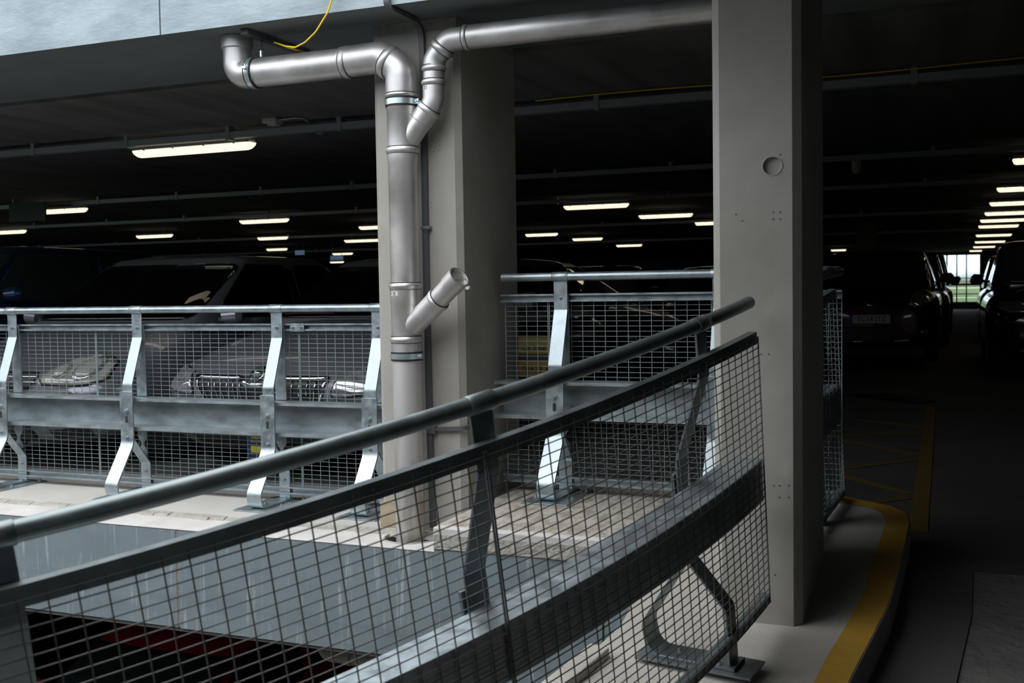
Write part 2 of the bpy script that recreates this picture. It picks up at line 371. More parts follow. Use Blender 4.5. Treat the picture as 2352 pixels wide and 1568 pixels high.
# --- fascia sheets
def sheet(name, x0, x1, z0, z1, y, m, label, grp=None):
    o = MB().box((x0, y, z0), (x1, y + .003, z1)).box((x0, y, z1 - .003), (x1, y + .02, z1)).build(name, m)
    return tag(o, label, 'fascia panel', grp)
sheet('fascia_panel', -3.656, -2.116, -.525, -.017, YF - .003, FASC, 'grey galvanised fascia sheet below the drainpipe hole, right of the brown sealed seam')
sheet('fascia_panel', -9.2, -3.672, -.522, -.017, YF - .003, FASC, 'grey galvanised fascia sheet below the deck edge, left of the brown sealed seam')
tag(MB().box((-3.672, YF - .001, -.52), (-3.656, YF + .004, -.015)).build('seam_sealant', SEAL), 'brown crumbling sealant strip in the seam of the lower fascia', 'sealant')
sheet('fascia_panel', -2.112, -1.345, -.52, .046, 4.197, FASC, 'grey galvanised fascia sheet under the raised slab, left of the narrow black gap')
sheet('fascia_panel', -1.335, -.9, -.52, .040, 4.200, FASC, 'grey galvanised fascia sheet under the raised slab, right of the narrow black gap')
sheet('fascia_panel', -3.659, -1.86, ZS - .002, ZT + .02, YF - .004, FASCU, 'bright galvanised fascia sheet overhead, right of the dark vertical joint')
sheet('fascia_panel', -9.5, -3.668, ZS - .002, ZT + .02, YF - .004, FASCU, 'bright galvanised fascia sheet overhead, left of the dark vertical joint')
# --- columns
def column(name, x0, x1, y0, y1, z0, z1, ch, m, label, parts=True):
    t = thing(name, ((x0 + x1) / 2, (y0 + y1) / 2, z0), label, 'column')
    p = [(x0 + ch, y0), (x1 - ch, y0), (x1, y0 + ch), (x1, y1 - ch), (x1 - ch, y1), (x0 + ch, y1), (x0, y1 - ch), (x0, y0 + ch)]
    sh = MB().prism(p, z0, z1).build('shaft', m, t)
    return t, sh
c1, sh1 = column('concrete_column', -2.655, -2.185, 4.70, 5.43, -.02, ZS - .055, .028, CONCD, 'pale square concrete column behind the branching steel drainpipe')
MB().box((-2.645, 4.705, ZS - .06), (-2.195, 5.42, ZS + .001)).build('mortar_joint', MORTAR, c1)
MB().box((-2.652, 4.685, -.013), (-2.52, 4.70, .13)).build('timber_packer', mat('packer_board', (.32, .25, .16), .8, 0, col2=(.40, .33, .24), scale=8), c1)
c2 , sh2 = column('concrete_column', -.795, -.490, 3.80, 4.50, -.06, ZS + .031, .028, CONCD, 'slim concrete column with a round recess, at the right beside the yellow kerb')
hc = MB().tube([(0, 0, 0), (0, .02, 0)], .031, 32).build('c', CONCD); pc = onY(1774, 381, 3.80); hc.location = (pc.x, 3.795, pc.z)
boolcut(sh2, [hc])
rim = MB(); rim.tube([pc + V((math.cos(a) * .0335, -.0005, math.sin(a) * .0325)) for a in [i * PI / 16 for i in range(33)]], .0022, 6, caps=False); rim.build('recess_rim', CONCD, c2)
hb = MB()
for px, py in ((1792, 355), (1776, 487), (1792, 487), (1776, 503), (1792, 503), (1690, 492), (1705, 507), (1748, 813), (1765, 813), (1827, 717), (1790, 1115), (1812, 1115), (1790, 1142), (1812, 1142), (1777, 1115), (1765, 1305), (1780, 1320)):
    q = onY(px, py, 3.7985); hb.tube([q, q + V((0, .002, 0))], .0022, 8)
hb.build('bolt_holes', INK, c2)
hb = MB()
for px, py in ((993, 322), (1001, 326), (1010, 322), (992, 334), (1000, 338), (1009, 334), (998, 348), (1008, 345), (990, 465), (990, 477), (1000, 820), (1001, 832)):
    q = onY(px, py, 4.6985); hb.tube([q, q + V((0, .002, 0))], .002, 8)
hb.build('bolt_holes', INK, c1)
# columns deep in the garage
for x, y, lb in ((-9.6, 17.5, 'dim concrete column far back behind the silver car roof'), (-1.75, 24, 'dim concrete column deep in the garage, between the two nearer columns')):
    column('concrete_column', x - .2, x + .2, y, y + .5, -.01, ZG + .01, .02, GARC, lb)
# ceiling joints over the road
tag(MB().box((.30, -4, ZS + .026), (.312, YF, ZS + .034)).build('ceiling_joint', INK), 'thin dark joint running along the ceiling above the road', 'joint')
# yellow floor hatching
def stripe(a, b, wd, lb, z=0.002):
    a, b = V(a), V(b); d = unit(b - a); n_ = V((-d.y, d.x, 0)) * wd / 2
    q = [V((p.x, p.y, z)) for p in (a - n_, b - n_, b + n_, a + n_)]
    return tag(MB().hexa([p - V((0, 0, .002)) for p in q] + q).build('floor_line', YLINE), lb, 'floor line')
def k6(a, b): return onZ(1850 + a / 2.042, 800 + b / 2.042, 0)
stripe(k6(588, 275), k6(528, 858), .085, 'broad yellow line on the garage floor running away from the kerb end')
for (a, b), lb in (((k6(150, 590), k6(488, 682)), 'nearest long slanting yellow hatch line on the garage floor'), ((k6(150, 565), k6(514, 522)), 'second slanting yellow hatch line, forming a V with the nearest one'),
                   ((k6(150, 420), k6(516, 500)), 'third slanting yellow hatch line, behind the nearer V'), ((k6(150, 408), k6(540, 392)), 'fourth yellow hatch line, nearly level across the dark floor'),
                   ((k6(250, 335), k6(540, 365)), 'farthest faint yellow hatch line'), ((k6(300, 722), k6(480, 700)), 'short yellow hatch line touching the rounded kerb end')):
    stripe(a, b, .07, lb)
tag(MB().hexa([onZ(x, y, 0) for x, y in ((1942, 905), (2040, 903), (2150, 918), (2110, 925))] + [onZ(x, y, .012) for x, y in ((1942, 905), (2040, 903), (2150, 918), (2110, 925))]).build('floor_patch', BLACKP), 'dark curved patch at the far end of the yellow hatching', 'floor patch')

# ================================================================== pipework
YP = 4.59
def P(px, py, y=YP): return onY(px, py, y)
dp = thing('drainpipe', (P(930, 700).x, YP, 0), 'branching brushed-steel drainpipe standing in front of the pale column', 'drainpipe')
xm = P(928, 500).x; r1 = .0735; r2 = .0515
zt = P(920, 225).z; zr = lambda py: P(928, py).z
def ringm(c, ax, r, h, rr=.006, n=40):
    ax = unit(V(ax)); c = V(c); k = 8
    path = [c + ax * (h * (i / k - .5)) for i in range(k + 1)]
    b = MB().tube(path, [r + rr * math.sin(PI * i / k) ** .7 for i in range(k + 1)], n); b.ring = (c, ax, r, h); return b
DULL = mat('dull_steel_seam', (.10, .10, .10), .6, .3)
def dpart(name, mb, m=STAIN, lb=None):
    o = mb.build(name, m, dp, smooth=True)
    if hasattr(mb, 'ring'):
        c, ax, r, h = mb.ring
        for s_ in (-1, 1): MB().tube([c + ax * s_ * (h / 2), c + ax * s_ * (h / 2 + .0028)], r + .0012, 40).build('seam', RUBBER if s_ > 0 else DULL, o, smooth=True)
    if lb: o['label'] = lb
    return o
# stack, from the hole up
dpart('lower_pipe', MB().tube([(xm, YP, -.28), (xm, YP, zr(826))], r1 - .003, 48), STAIND, 'stained lowest length of the stack')
dpart('socket', MB().tube([(xm, YP, zr(826)), (xm, YP, zr(779))], r1 - .0005, 48))
dpart('branch_fitting', MB().tube([(xm, YP, zr(779)), (xm, YP, zr(700)), (xm, YP, zr(698)), (xm, YP, zr(657))], [r1 - .002, r1 - .002, r1 + .001, r1 + .001], 48))
dpart('upper_pipe', MB().tube([(xm, YP, zr(657)), (xm, YP, zr(378)), (xm, YP, zr(376)), (xm, YP, zr(346))], [r1 - .003, r1 - .003, r1, r1], 48))
dpart('branch_fitting', MB().tube([(xm, YP, zr(346)), (xm, YP, zr(256)), (xm, YP, zr(254)), (xm, YP, zr(225))], [r1 - .002, r1 - .002, r1 + .001, r1 + .001], 48))
for py in (779, 657, 346): dpart('collar', ringm((xm, YP, zr(py)), (0, 0, 1), r1, .030, .0075))
dpart('collar', ringm((xm, YP, zr(220)), (0, 0, 1), r1 + .001, .018, .005))
# main elbow and horizontal run
zh = P(700, 156).z
xl = P(545, 120).x; yl = YP
A = V((xm, YP, zr(222))); B = V((xm - .015, YP, zh + .012)); C_ = V((P(796, 144).x, YP, zh))
B1 = V((xm, YP, zh - .065)); B2 = V((xm - .095, YP, zh + .012))
main_b = rounded([A, V((xm, YP, zh - .055)), V((xm - .10, YP, zh + .012)), C_ + V((-.02, 0, .006))], [0, .085, .085, 0], 8)
dpart('elbow', MB().tube(main_b, r1 + .001, 48))
m45 = (V((xm, YP, zh - .055)) + V((xm - .10, YP, zh + .012))) / 2
dpart('collar', ringm(m45 + V((-.012, 0, .004)), V((-.10, 0, .067)), r1 + .002, .034, .007))
dpart('collar', ringm(C_ + V((.005, 0, .004)), (1, 0, 0), r1 + .001, .028, .005))
xl2 = P(592, 166).x
dpart('horizontal_pipe', MB().tube([C_ + V((.01, 0, .003)), V((xl2 - .02, YP, zh + .002))], r1 - .002, 48))
lo = rounded([V((xl2 + .0, YP, zh)), V((xl, YP, zh)), V((xl, YP, ZS + .002))], [0, .095, 0], 12)
dpart('elbow', MB().tube(lo, r1 - .003, 48))
dpart('ceiling_socket', MB().tube([(xl, YP, ZS - .062), (xl, YP, ZS - .058), (xl, YP, ZS - .002)], [r1, r1 + .006, r1 + .007], 48))
# clamps
def clamp(c, ax, r, side, nm='pipe_clamp'):
    ax = unit(V(ax)); c = V(c)
    o = MB().tube([c - ax * .013, c + ax * .013], r + .007, 48).build(nm, ZINC, dp, smooth=True); o['label'] = 'bright zinc clamp band'
    MB().tube([c - ax * .021, c + ax * .021], r + .0045, 48).build('rubber_lining', RUBBER, o, smooth=True)
    s = V(side); s = unit(s); p = c + s * (r + .012)
    t_ = ax.cross(s)
    MB().hexa([p + ax * a + s * b + t_ * d for d in (-.006, .006) for a, b in ((-.012, -.01), (.012, -.01), (.012, .012), (-.012, .012))]).build('clamp_lug', ZINC, o)
    MB().tube([p + s * .004 - t_ * .02, p + s * .004 + t_ * .022], .0035, 8).build('clamp_bolt', ZINC, o)
    return o
clamp((xm, YP, zr(236)), (0, 0, 1), r1, (1, -.1, 0)); clamp((xm, YP, zr(817)), (0, 0, 1), r1 - .002, (1, -.25, 0))
cl = clamp((P(585, 168).x, YP, zh), (1, 0, 0), r1 - .002, (0, -1, .15))
# stubs from the column behind
MB().tube([(xm, YP + r1, zr(236)), (xm, 4.705, zr(236))], .006, 8).build('wall_stud', ZINC, dp)
MB().tube([(xm, YP + r1, zr(817)), (xm, 4.705, zr(817))], .006, 8).build('wall_stud', ZINC, dp)
# right-hand branch: wye, elbows, riser, long pipe
q0 = P(938, 322); q1 = P(985, 252); q2 = P(996, 222); q3 = P(997, 150); q4 = P(1030, 98); q5 = P(1072, 87)
qs = [q0, q1]
dpart('branch_arm', MB().tube([q0, q0.lerp(q1, .62), q0.lerp(q1, .64), q1], [r2 + .0005, r2 + .0005, r2 + .0035, r2 + .0035], 40))
be = rounded([q1 - (q1 - q0) * .05, P(996, 235), q3.lerp(q2, .65)], [0, .07, 0], 8)
dpart('elbow', MB().tube(be, r2, 40)); d1 = q1 - q0
dpart('collar', ringm(q1, d1, r2 + .002, .028, .006))
dpart('riser', MB().tube([P(996, 226), P(997, 150)], r2 - .001, 40))
dpart('collar', ringm(P(996, 190), (0, 0, 1), r2, .026, .007)); dpart('collar', ringm(P(997, 158), (0, 0, 1), r2, .026, .007))
e1 = P(998, 136); e2 = P(1022, 100); lp0 = P(1072, 86); lp1 = P(1690, 9, 4.52)
te = rounded([P(997, 158), e1, P(1030, 92), lp0], [0, .07, .07, 0], 8)
dpart('elbow', MB().tube(te, r2 + .001, 40))
mid = e1.lerp(P(1030, 92), .55); dpart('collar', ringm(mid, P(1030, 92) - e1, r2 + .002, .030, .007))
dpart('long_pipe', MB().tube([lp0 - V((.005, 0, 0)), V((-.62, 4.56, lp1.z))], r2 + .004, 40))
dpart('collar', ringm(lp0 + V((.003, 0, 0)), (1, 0, 0), r2 + .004, .022, .005))
# rodding eye branch
w0 = P(933, 765); w1 = P(1006, 689, 4.52); w2 = P(1054, 636, 4.475)
dd = unit(w2 - w0)
dpart('branch_arm', MB().tube([w0, w0.lerp(w1, .55), w0.lerp(w1, .56), w1], [r2, r2, r2 + .003, r2 + .003], 40))
dpart('access_pipe', MB().tube([w1, w1.lerp(w2, .60), w1.lerp(w2, .62), w2], [r2 - .002, r2 - .002, r2 + .002, r2 + .002], 40, caps=False))
dpart('collar', ringm(w1, dd, r2 + .001, .026, .006))
cap = dpart('access_cap', MB().tube([w2 - dd * .012, w2 - dd * .010], r2 + .001, 40), STAIN, 'recessed steel access cover')
rimo = MB(); n_ = 40
a_ = unit(dd.cross(V((0, 0, 1)))); b_ = dd.cross(a_)
for (ra, rb, h0, h1) in ((r2 + .001, r2 - .004, -.014, .004),):
    vs = []
    for k in range(n_):
        c = 2 * PI * k / n_; e_ = a_ * math.cos(c) + b_ * math.sin(c)
        vs += [w2 + e_ * ra + dd * h0, w2 + e_ * ra + dd * h1, w2 + e_ * rb + dd * h1, w2 + e_ * rb + dd * h0]
    rimo.add(vs, [(4 * k + j, 4 * ((k + 1) % n_) + j, 4 * ((k + 1) % n_) + (j + 1) % 4, 4 * k + (j + 1) % 4) for k in range(n_) for j in range(4)])
dpart('rim', rimo)
MB().hexa([w2 + a_ * x + b_ * y + dd * z for z in (-.010, -.004) for x, y in ((-.044, -.008), (.044, -.008), (.044, .008), (-.044, .008))]).build('cover_bar', STAIN, cap)
pb = P(1076, 661, 4.47)
MB().tube([pb - V((.012, 0, .002)), pb + V((.012, -.006, .002))], .007, 10).tube([pb + V((.0, -.012, 0)), pb + V((0, .012, 0))], .009, 6).build('latch_bolt', STAIN, cap, smooth=True)
# stickers on the pipes
def sticker(px, py, w_, h, y, nm, par, rot=0):
    c = P(px, py, YP); ang0 = math.atan2(0, 1)
    return c
def wrap_label(cx, cz, r, a0, a1, h, name, txtbars=True):
    n = 8; vs = []
    for i in range(n + 1):
        a = a0 + (a1 - a0) * i / n; x = cx + math.sin(a) * r; y = YP - math.cos(a) * r
        vs += [(x, y, cz - h / 2), (x, y, cz + h / 2)]
    o = MB().add(vs, [(2 * i, 2 * i + 2, 2 * i + 3, 2 * i + 1) for i in range(n)]).build(name, LABELW, dp); o['label'] = 'small white printed sticker'
    b = MB()
    def seg(f0, f1, z0, z1, rr=.0006):
        q = []
        for f in (f0, f1):
            a = a0 + (a1 - a0) * f; q.append((cx + math.sin(a) * (r + rr), YP - math.cos(a) * (r + rr)))
        b.add([(q[0][0], q[0][1], cz + z0 * h), (q[1][0], q[1][1], cz + z0 * h), (q[1][0], q[1][1], cz + z1 * h), (q[0][0], q[0][1], cz + z1 * h)], [(0, 1, 2, 3)])
    random.seed(11)
    f = .42
    while f < .72: seg(f, f + .012, .0, .38); f += random.choice((.018, .024, .03))
    for k in range(7): seg(.40 + k * .055, .425 + k * .055, -.36, -.14)
    for k in range(3): seg(.06, .34 - .05 * k, .22 - k * .22, .28 - k * .22)
    seg(.0, .03, -.5, .5)
    b.build('print', INK, o); return o
wrap_label(xm, zr(674), r1 + .0022, -.68, -.02, .021, 'sticker')
wrap_label(P(996, 203).x, P(996, 203).z, r2 + .0012, -.85, -.22, .019, 'sticker')
wl = wrap_label(xm, zr(797), r1 + .0005, 1.0, 1.2, .022, 'sticker')
# hanger bracket under the soffit
br = thing('strut_bracket', P(640, 90, 4.85), 'short dark steel strut under the slab beside the ceiling outlet of the drainpipe', 'bracket')
xb = P(600, 100).x
MB().box((xb - .02, 4.45, ZS - .028), (xb + .022, 5.0, ZS - .001)).build('channel', CONDM, br)
MB().tube([(xb, YP, ZS - .02), (xb, YP, zh + r1 + .03)], .005, 8).build('threaded_rod', CONDM, br)
MB().tube([(xb, YP, zh + r1 + .004), (xb, YP, zh + r1 + .034)], .009, 6).build('nut', ZINC, br)
# mortar ring round the hole
rg = [V((xm + .005 + math.cos(a) * (.133 + .002 * math.sin(3 * a)), YP + math.sin(a) * (.133 + .004 * math.cos(5 * a)), -.012)) for a in [i * PI / 24 for i in range(49)]]
struct('trim_7', MB().tube(rg, .004, 8, caps=False), MORTAR)

# yellow cable loops
yc = rounded([P(775, -40, 4.34), P(752, 30, 4.34), P(725, 74, 4.34), P(700, 98, 4.36), P(678, 109, 4.40), P(655, 106, 4.46), P(630, 97, 4.55)], .06, 5)
tag(MB().tube(yc, .0042, 10).build('cable', YCAB, smooth=True), 'slack yellow cable hanging down across the overhead fascia', 'cable')
yc = rounded([P(655, 106, 4.46) + V((0, .012, -.002)), P(690, 117, 4.6), P(760, 140, 5.0)], .04, 4)
tag(MB().tube(yc, .004, 8).build('cable', YCAB, smooth=True), 'short yellow cable tail running back under the slab behind the pipe', 'cable')

# flat grey conduit: over the fascia, under the soffit, down the column
cdt = thing('conduit', P(980, 520, 4.69), 'dark flat cable conduit running down the pale column beside the drainpipe', 'conduit')
def flat(path, wd, th, side, name, par=cdt, m=CONDM):
    path = [V(p) for p in path]; sd = unit(V(side)); mbx = MB(); vs = []
    for i, p in enumerate(path):
        t = unit(path[min(i + 1, len(path) - 1)] - path[max(i - 1, 0)]); nn = unit(t.cross(sd))
        vs += [p - sd * wd / 2 - nn * th / 2, p + sd * wd / 2 - nn * th / 2, p + sd * wd / 2 + nn * th / 2, p - sd * wd / 2 + nn * th / 2]
    k = len(path)
    mbx.add(vs, [(4 * i + j, 4 * i + 4 + j, 4 * i + 4 + (j + 1) % 4, 4 * i + (j + 1) % 4) for i in range(k - 1) for j in range(4)] + [(3, 2, 1, 0), (4 * k - 4, 4 * k - 3, 4 * k - 2, 4 * k - 1)])
    return mbx.build(name, m, par, smooth=True)
yf_ = YF - .020; xa = P(889, 5, yf_).x; xc_ = P(968, 70, 4.688).x; xd = P(986, 900, 4.688).x
path = rounded([(xa, yf_, ZT + .2), (xa, yf_, ZS - .014), (xc_, 4.686, ZS - .018), (xc_ + .005, 4.686, 2.2), ((xc_ + xd) / 2, 4.686, 1.3), (xd, 4.686, .5), (xd + .008, 4.686, .02)], [0, .03, .07, .2, .3, .3, 0], 6)
flat(path, .028, .020, (1, 0, 0), 'cover')
for py, rr_ in ((523, 0),):
    q = P(980, py, 4.684); MB().box((q.x - .028, 4.670, q.z - .008), (q.x + .022, 4.700, q.z + .008)).build('clip', mat('grey_clip', (.2, .21, .21), .5), cdt, bevel=.003)
q = P(992, 985, 4.684)
MB().box((q.x - .024, 4.668, q.z - .022), (q.x + .024, 4.700, q.z + .022)).build('junction_box', CONDM, cdt, bevel=.004)
bp_ = rounded([q + V((.02, 0, 0)), V((-2.19, 4.684, q.z + .008)), V((-2.172, 4.72, q.z + .012)), V((-2.172, 5.0, q.z + .05))], [0, .03, .03, 0], 6)
flat(bp_, .020, .014, (0, 0, 1), 'branch')

# ================================================================== barriers
def make_barrier(fr, label, s0, s1, posts, rail=None, cap=None, beam=(.385, .572), bw=.13, panels=None, name='guard_barrier', ds=.06,
                 G=GALV, pitch=.0595, foot=-.0, bottom=None, splices=(), beamrange=None, bot=(.045, .085), hr=(1.09, .05), botrange=None, backs=True, beam_mat=None, pw=.118):
    """fr(s) -> origin, T (along), U (up), O (towards the light well)"""
    def p3(s, u, w_, t=0):
        c, T, U, O = fr(s); return c + O * u + U * w_ + T * t
    root = thing(name, p3((s0 + s1) / 2, 0, 0), label, 'barrier')
    def samp(a, b, d=ds):
        n = max(1, int(round((b - a) / d))); return [a + (b - a) * i / n for i in range(n + 1)]
    def bar(nm, prof, a, b, m, par=root, bev=0, d=ds):
        ss = samp(a, b, d); mbx = MB()
        for poly in prof:
            n = len(poly); vs = [p3(s, u, w_) for s in ss for u, w_ in poly]
            mbx.add(vs, [(i * n + j, i * n + n + j, i * n + n + (j + 1) % n, i * n + (j + 1) % n) for i in range(len(ss) - 1) for j in range(n)]
                    + [tuple(range(n))[::-1], tuple(range((len(ss) - 1) * n, len(ss) * n))])
        return mbx.build(nm, m, par, bevel=bev)
    def rect(u0, u1, w0, w1): return [(u0, w0), (u1, w0), (u1, w1), (u0, w1)]
    ra = rail or (s0, s1)
    hw, hu = hr
    path = [p3(s, hu, hw) for s in samp(*ra)]
    MB().tube(path, .0212, 24).build('handrail', G, root, smooth=True)
    ca = cap or (s0, s1)
    bar('cap_rail', [[(0, .965), (.030, .965), (.030, .974), (.028, .974), (.028, .968), (.003, .968), (.003, 1.002), (.028, 1.002), (.028, .996), (.030, .996), (.030, 1.005), (0, 1.005)]], *ca, G)
    b0, b1 = beam; br_ = beamrange or ca
    bar('crash_beam', [[(0.002, b0 + .014), (bw - .005, b0 + .014), (bw - .005, b0), (bw, b0), (bw, b0 + .019), (.007, b0 + .019), (.007, b1 - .005), (bw - .004, b1 - .005), (bw - .004, b1 - .016), (bw, b1 - .016), (bw, b1), (.002, b1)]], *br_, beam_mat or (GALVB if G is GALV else G))
    w0, w1 = bot
    bar('bottom_rail', [[(-.002, w0), (.026, w0), (.026, w0 + .008), (.024, w0 + .008), (.024, w0 + .003), (.002, w0 + .003), (.002, w1 - .003), (.024, w1 - .003), (.024, w1 - .008), (.026, w1 - .008), (.026, w1), (-.002, w1)]], *(botrange or ca), G)
    for a, b in panels:
        a += .004; b -= .004
        mp_ = MB(); nv = max(1, int(round((b - a) / pitch))); rw = .0014 if G is GALV else .0013
        lo_, hi_ = w0 + .004, .990
        for i in range(nv + 1):
            s = a + (b - a) * i / nv; k = 1.6 if i in (0, nv) else 1.
            c, T, U, O = fr(s); o_ = c - O * .004
            mp_.hexa([o_ + T * (x * rw * k) + O * (y * rw * k) + U * z for z in (lo_, hi_) for x, y in ((-1, -1), (1, -1), (1, 1), (-1, 1))])
        ss = samp(a, b, min(ds * 2, .12)); nh = int((hi_ - lo_) / .0254)
        for j in range(nh + 1):
            z = lo_ + .006 + j * .0254; vs = []
            for s in ss:
                c, T, U, O = fr(s); o_ = c - O * .0068
                vs += [o_ + O * (x * rw * .9) + U * (z + y * rw * .9) for x, y in ((-1, -1), (1, -1), (1, 1), (-1, 1))]
            mp_.add(vs, [(4 * i + q_, 4 * i + 4 + q_, 4 * i + 4 + (q_ + 1) % 4, 4 * i + (q_ + 1) % 4) for i in range(len(ss) - 1) for q_ in range(4)])
        mp_.build('mesh_panel', WIRE if G is GALV else WIREN, root)
    for s in splices:
        sp_ = bar('splice_plate', [rect(.030, .035, .962, 1.007)], s - .045, s + .045, G)
        for d in (-.028, .028):
            MB().tube([p3(s + d, .035, .984), p3(s + d, .047, .984)], .006, 6).build('bolt', G, sp_)
    def strap(path2, b, th, s, nm, par, m=G):
        P2 = [V((u, w_, 0)) for u, w_ in path2]; L = []; Rr = []
        for i in range(len(P2)):
            t = unit(P2[min(i + 1, len(P2) - 1)] - P2[max(i - 1, 0)]); nn = V((-t.y, t.x, 0)) * th / 2
            L.append(P2[i] + nn); Rr.append(P2[i] - nn)
        n = len(P2); vs = []
        for i in range(n):
            for q_, t in ((L[i], -b / 2), (L[i], b / 2), (Rr[i], b / 2), (Rr[i], -b / 2)): vs.append(p3(s, q_.x, q_.y, t))
        mbx = MB().add(vs, [(4 * i + j, 4 * i + 4 + j, 4 * i + 4 + (j + 1) % 4, 4 * i + (j + 1) % 4) for i in range(n - 1) for j in range(4)] + [(3, 2, 1, 0), (4 * n - 4, 4 * n - 3, 4 * n - 2, 4 * n - 1)])
        return mbx.build(nm, m, par, smooth=True, bevel=.0012)
    def rp(pts, rad): return [(v.x, v.y) for v in rounded([V((u, w_, 0)) for u, w_ in pts], rad, 6)]
    def bolt(s, u, w_, r, par, t=0, nm='bolt', up=False):
        c, T, U, O = fr(s); d = U if up else O; p = p3(s, u, w_, t)
        return MB().tube([p, p + d * .003], r * 1.45, 20).tube([p + d * .003, p + d * .011], r, 6).tube([p + d * .011, p + d * .018], r * .45, 8).build(nm, GALVN, par)
    for s in posts:
        po = thing('post', p3(s, .1, foot), None, None); po.name = 'post'; po.parent = root; po.matrix_parent_inverse = root.matrix_basis.inverted()
        PINV[po.name] = po.matrix_basis.inverted()
        up_ = strap(rp([(hu, hw - .018), (hu, .925), (.146, .655), (.148, .36)], [0, .03, .05, 0]), .072, .008, s, 'upper_strap', po)
        lw = strap(rp([(.158, .615), (.158, .31), (.305, .09), (.292, foot + .014), (-.01, foot + .014)], [0, .09, .055, .055, 0]), .092, .011, s, 'foot_strap', po)
        if backs: strap(rp([(hu - .012, 1.0), (.030, .93), (.026, .577)], [0, .03, 0]), .072, .006, s, 'back_strap', po)
        strap(rp([(.012, foot + .022), (.012, .175), (.150, .345)], [0, .04, 0]), .070, .008, s, 'brace', po)
        hg = MB(); pl = [(-.034, .385), (.034, .385), (.034, .335), (.006, .292), (.034, .25), (.034, .225), (-.034, .225), (-.034, .25), (-.006, .292), (-.034, .335)]
        n = len(pl); hg.add([p3(s, .030, z, x) for x, z in pl] + [p3(s, .036, z, x) for x, z in pl], [tuple(range(n))[::-1], tuple(range(n, 2 * n))] + [(i, (i + 1) % n, n + (i + 1) % n, n + i) for i in range(n)])
        if backs: hg.build('hanger_plate', G, po)
        cp = [p3(s, hu, hw, t) for t in (-.042, -.040, .040, .042)]
        MB().tube(cp, [.0232, .0245, .0245, .0232], 24).build('collar', G, po, smooth=True)
        bolt(s, hu + .004, .985, .0065, po); bolt(s, .164, .502, .011, po); bolt(s, .164, .345, .0075, po); bolt(s, .017, .125, .0065, po)
        sl = MB(); sl.ext([p3(s, .164, .452 + math.sin(a) * .009 + (.012 if math.sin(a) > 0 else -.012), math.cos(a) * .009) for a in [i * PI / 8 + .01 for i in range(16)]], fr(s)[3] * .0006); sl.build('slot', INK, po)
        pl_ = MB(); c, T, U, O = fr(s)
        pl_.hexa([p3(s, u, w_, t) for w_ in (foot, foot + .008) for u, t in ((-.07, -pw), (.335, -pw), (.335, pw), (-.07, pw))])
        pl2 = pl_.build('base_plate', G, po, bevel=.001)
        for u, t in ((.20, .0), (.05, .03), (.19, pw - .023), (-.03, pw - .023), (.19, .023 - pw))[:5 if pw > .1 else 2]:
            bolt(s, u, foot + (.020 if abs(t) < .05 else .008), .009, pl2, t, 'anchor_bolt', up=True)
    return root
WIREN = mat('dark_wire', (.15, .152, .15), .55, .4)  # darker wire for the nearest barrier
YB = 5.12
fl = lambda s: (V((s, YB, 0)), V((1, 0, 0)), V((0, 0, 1)), V((0, -1, 0)))
xj = [onY(220, 800, YB).x, onY(687, 800, YB).x]
pz = xj[1] - xj[0]
make_barrier(fl, 'long galvanised mesh barrier in front of the silver cars, left of the drainpipe', -9.3, -2.70,
             [-7.45, -6.45, -5.47, -4.485, -3.502, -2.86], panels=[(xj[0] - 2 * pz, xj[0] - pz), (xj[0] - pz, xj[0]), (xj[0], xj[1]), (xj[1], -2.70)], splices=[onY(690, 752, YB).x], ds=.5)
YB2 = 5.11
fr2 = lambda s: (V((s, YB2, .145)), V((1, 0, 0)), V((0, 0, 1)), V((0, -1, 0)))
make_barrier(fr2, 'galvanised mesh barrier on the raised slab, between the two concrete columns', -2.15, -.475,
             [-1.815, -1.02], rail=(-2.13, -.53), beamrange=(-2.15, -.61), panels=[(-2.14, -1.90), (-1.90, -1.07), (-1.07, -.475)], ds=.4, splices=())
XR = -.468
def fr3(s):      # s runs towards the camera from the corner, falling with the island
    T = unit(V((-.146, -.989, -GS))); U = unit(V((0, 0, 1)) - T.z * T); return (V((XR, 5.10, deck_z(5.10) - .02)) + T * s, T, U, T.cross(U))
make_barrier(fr3, 'short mesh barrier turning back behind the right column, beside the kerb', 0, .57, [.30], hr=(1.09, .012),
             panels=[(0, .57)], rail=(.04, .57), ds=.3)
# elbow of the handrail at the corner
MB_e = rounded([V((-.53, YB2 - .03, 1.235)), V((XR - .012, YB2 - .03, 1.235)), fr3(.12)[0] + fr3(.12)[2] * 1.09 + fr3(.12)[3] * .012], .05, 8)
# near barrier, following the ramp edge
def frn(s): return near_frame(s)
GN = mat('galvanised_steel_shaded', (.17, .20, .208), .42, .72, col2=(.24, .28, .288), scale=10, rvar=.08, bump=.04, bscale=40)  # darker barrier steel, viewer-side shade put into its colour
make_barrier(frn, 'nearest galvanised mesh barrier, curving down the ramp across the foreground', 0, 3.35, [.33, 1.34, 2.44], backs=False,
             beam=(.412, .570), bw=.122, beam_mat=GALV, pw=.066, rail=(-.085, 3.35), cap=(0.0, 3.35), panels=[(0.0, 1.39), (1.39, 3.35)], pitch=.052, foot=-.03, G=GN, ds=.05, splices=(), name='guard_barrier', bot=(.055, .092))
rb = [o for o in COL.objects if o.name.startswith('guard_barrier')]
ret = [o for o in rb if o.get('label', '').startswith('short mesh')][0]
MB().tube(MB_e, .0215, 24).build('handrail_elbow', GALV, ret, smooth=True)
MB().tube([V((-.575, YB2 - .05, 1.235)), V((-.535, YB2 - .05, 1.235))], .0245, 24).build('rail_sleeve', GALV, ret, smooth=True)

